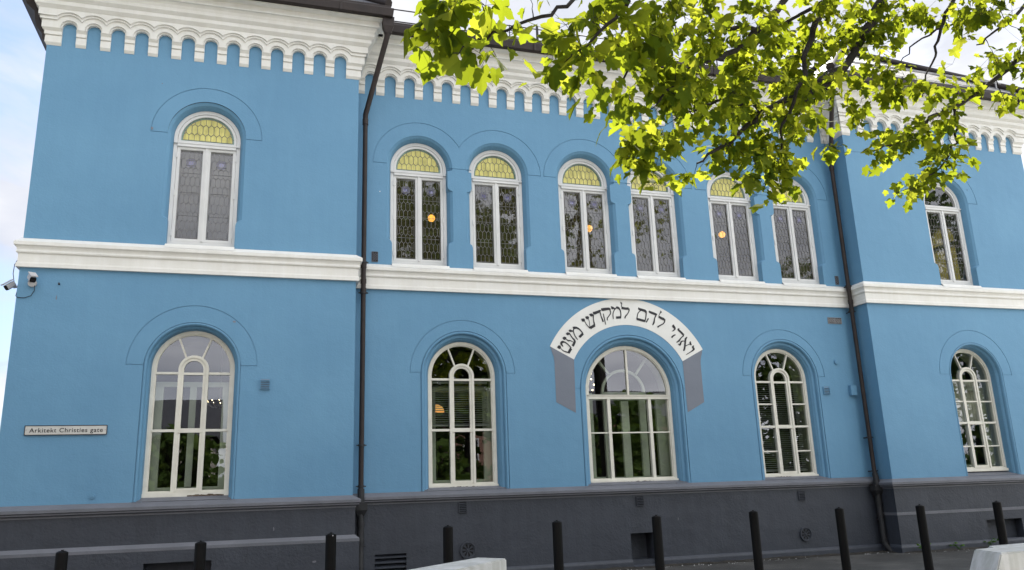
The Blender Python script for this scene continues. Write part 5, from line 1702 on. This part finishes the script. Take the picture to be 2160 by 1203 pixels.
street_tree(20.0, -21.5, 12.2, 4.8, 0.8, 6500, 2, "round tree across the street, mirrored low in the rightmost upper middle window")
street_tree(29.0, -21.0, 19.0, 5.0, 2.0, 5500, 3, "tallest tree across the street, mirrored in the right wing's upper window")
street_tree(10.0, -22.0, 5.4, 3.4, 0.4, 3600, 4, "low bushy tree across the street, mirrored in the wide middle window")
street_tree(-17.5, -10.5, 17.0, 5.4, 2.2, 6500, 6, "unseen big tree added at the far left to shade the left wing")  # unseen tree, added to block part of the sky from the left wing
street_tree(-9.6, -23.0, 4.6, 2.0, 0.4, 2200, 5, "small bushy tree across the street, mirrored in the left wing's lower window")

hd = empty("hedge", (16.0, -26.0, gz(0, -26)))
tag(hd, "tall dark green hedge across the street, mirrored low in the right-hand lower windows", "hedge")
hm, hs = MB(), MB()
r_ = random.Random(77)
for i in range(9000):
    x = r_.uniform(-2.0, 40.0)
    top_ = 3.3 + 0.7 * math.sin(x * 0.9) + 0.4 * math.sin(x * 2.3 + 1)
    y = -26.0 + r_.uniform(-0.9, 0.9); z = gz(0, -26) + (top_ + 0.4) * r_.random() ** 0.8
    s1 = Vector((r_.gauss(0, 1), r_.gauss(0, 1), r_.gauss(0, 0.6))).normalized(); s2 = s1.cross(Vector((r_.gauss(0, 1), r_.gauss(0, 1), r_.gauss(0, 1)))).normalized()
    w = r_.uniform(0.12, 0.24); p_ = Vector((x, y, z))
    hm.add([p_ - s1 * w, p_ + s2 * w * 0.6, p_ + s1 * w, p_ - s2 * w * 0.6], [(0, 1, 2, 3)])
for i in range(60):
    x = -2.0 + i * 0.7
    hs.tube([(x, -26.0, gz(0, -26) - 0.1), (x + 0.1, -26.0, gz(0, -26) + 3.2)], [0.06, 0.02], 5)
hm.build("foliage", M['leaf2'], hd); hs.build("stems", M['bark'], hd)

tow = empty("townhouse", (-14.5, -33.0, gz(0, -33)))
tag(tow, "pale town house with dark pitched roof across the street, mirrored in the left lower window", "house")
M['plaster'] = mottled("pale_plaster", (0.42, 0.38, 0.33), (0.5, 0.46, 0.40), 0.8, 1, 20, 0.2)
M['brickred'] = mottled("red_plaster", (0.22, 0.12, 0.09), (0.28, 0.16, 0.12), 0.8, 1, 20, 0.2)
def townhouse(root, x0, x1, yf, h, mat, nwin):
    z0 = root.location.z - 0.1
    w = MB(); w.box(x0, x1, yf - 9, yf, z0, h); w.build("wall", mat, root)
    r_ = MB()
    r_.add([(x0 - 0.3, yf + 0.4, h), (x1 + 0.3, yf + 0.4, h), (x1 + 0.3, yf - 4.5, h + 2.4), (x0 - 0.3, yf - 4.5, h + 2.4), (x0 - 0.3, yf - 9.4, h), (x1 + 0.3, yf - 9.4, h)], [(0, 1, 2, 3), (3, 2, 5, 4), (0, 3, 4), (1, 2, 5)])
    r_.build("roof", M['slate'], root)
    for fl_ in range(int((h - z0) // 2.9)):
        for i in range(nwin):
            xc = x0 + (i + 0.5) * (x1 - x0) / nwin
            zc = z0 + 1.0 + fl_ * 2.9
            f = MB(); f.ring([(xc - 0.55, zc), (xc - 0.55, zc + 1.5), (xc + 0.55, zc + 1.5), (xc + 0.55, zc)], [(xc - 0.45, zc + 0.1), (xc - 0.45, zc + 1.4), (xc + 0.45, zc + 1.4), (xc + 0.45, zc + 0.1)], yf + 0.06, yf - 0.02)
            fo_ = f.build("window", M['upframe'], root)
            p = MB(); p.box(xc - 0.46, xc + 0.46, yf - 0.02, yf + 0.02, zc + 0.09, zc + 1.41); p.build("pane", M['hole'], fo_)
townhouse(tow, -20.5, -8.5, -33.0, 4.6, M['plaster'], 5)
tow2 = empty("townhouse", (14.0, -40.0, gz(0, -40)))
tag(tow2, "low red house far across the street, mirrored in the wide middle window", "house")
townhouse(tow2, 6.0, 24.0, -40.0, 6.2, M['brickred'], 7)
sky_blocker = empty("townhouse", (-23.0, -18.0, gz(0, -18)))
tag(sky_blocker, "unseen tall red block added to keep sky light off the left wing", "house")
townhouse(sky_blocker, -33.0, -12.6, -18.0, 14.5, M['brickred'], 7)  # unseen house, added only to darken the upper left wall
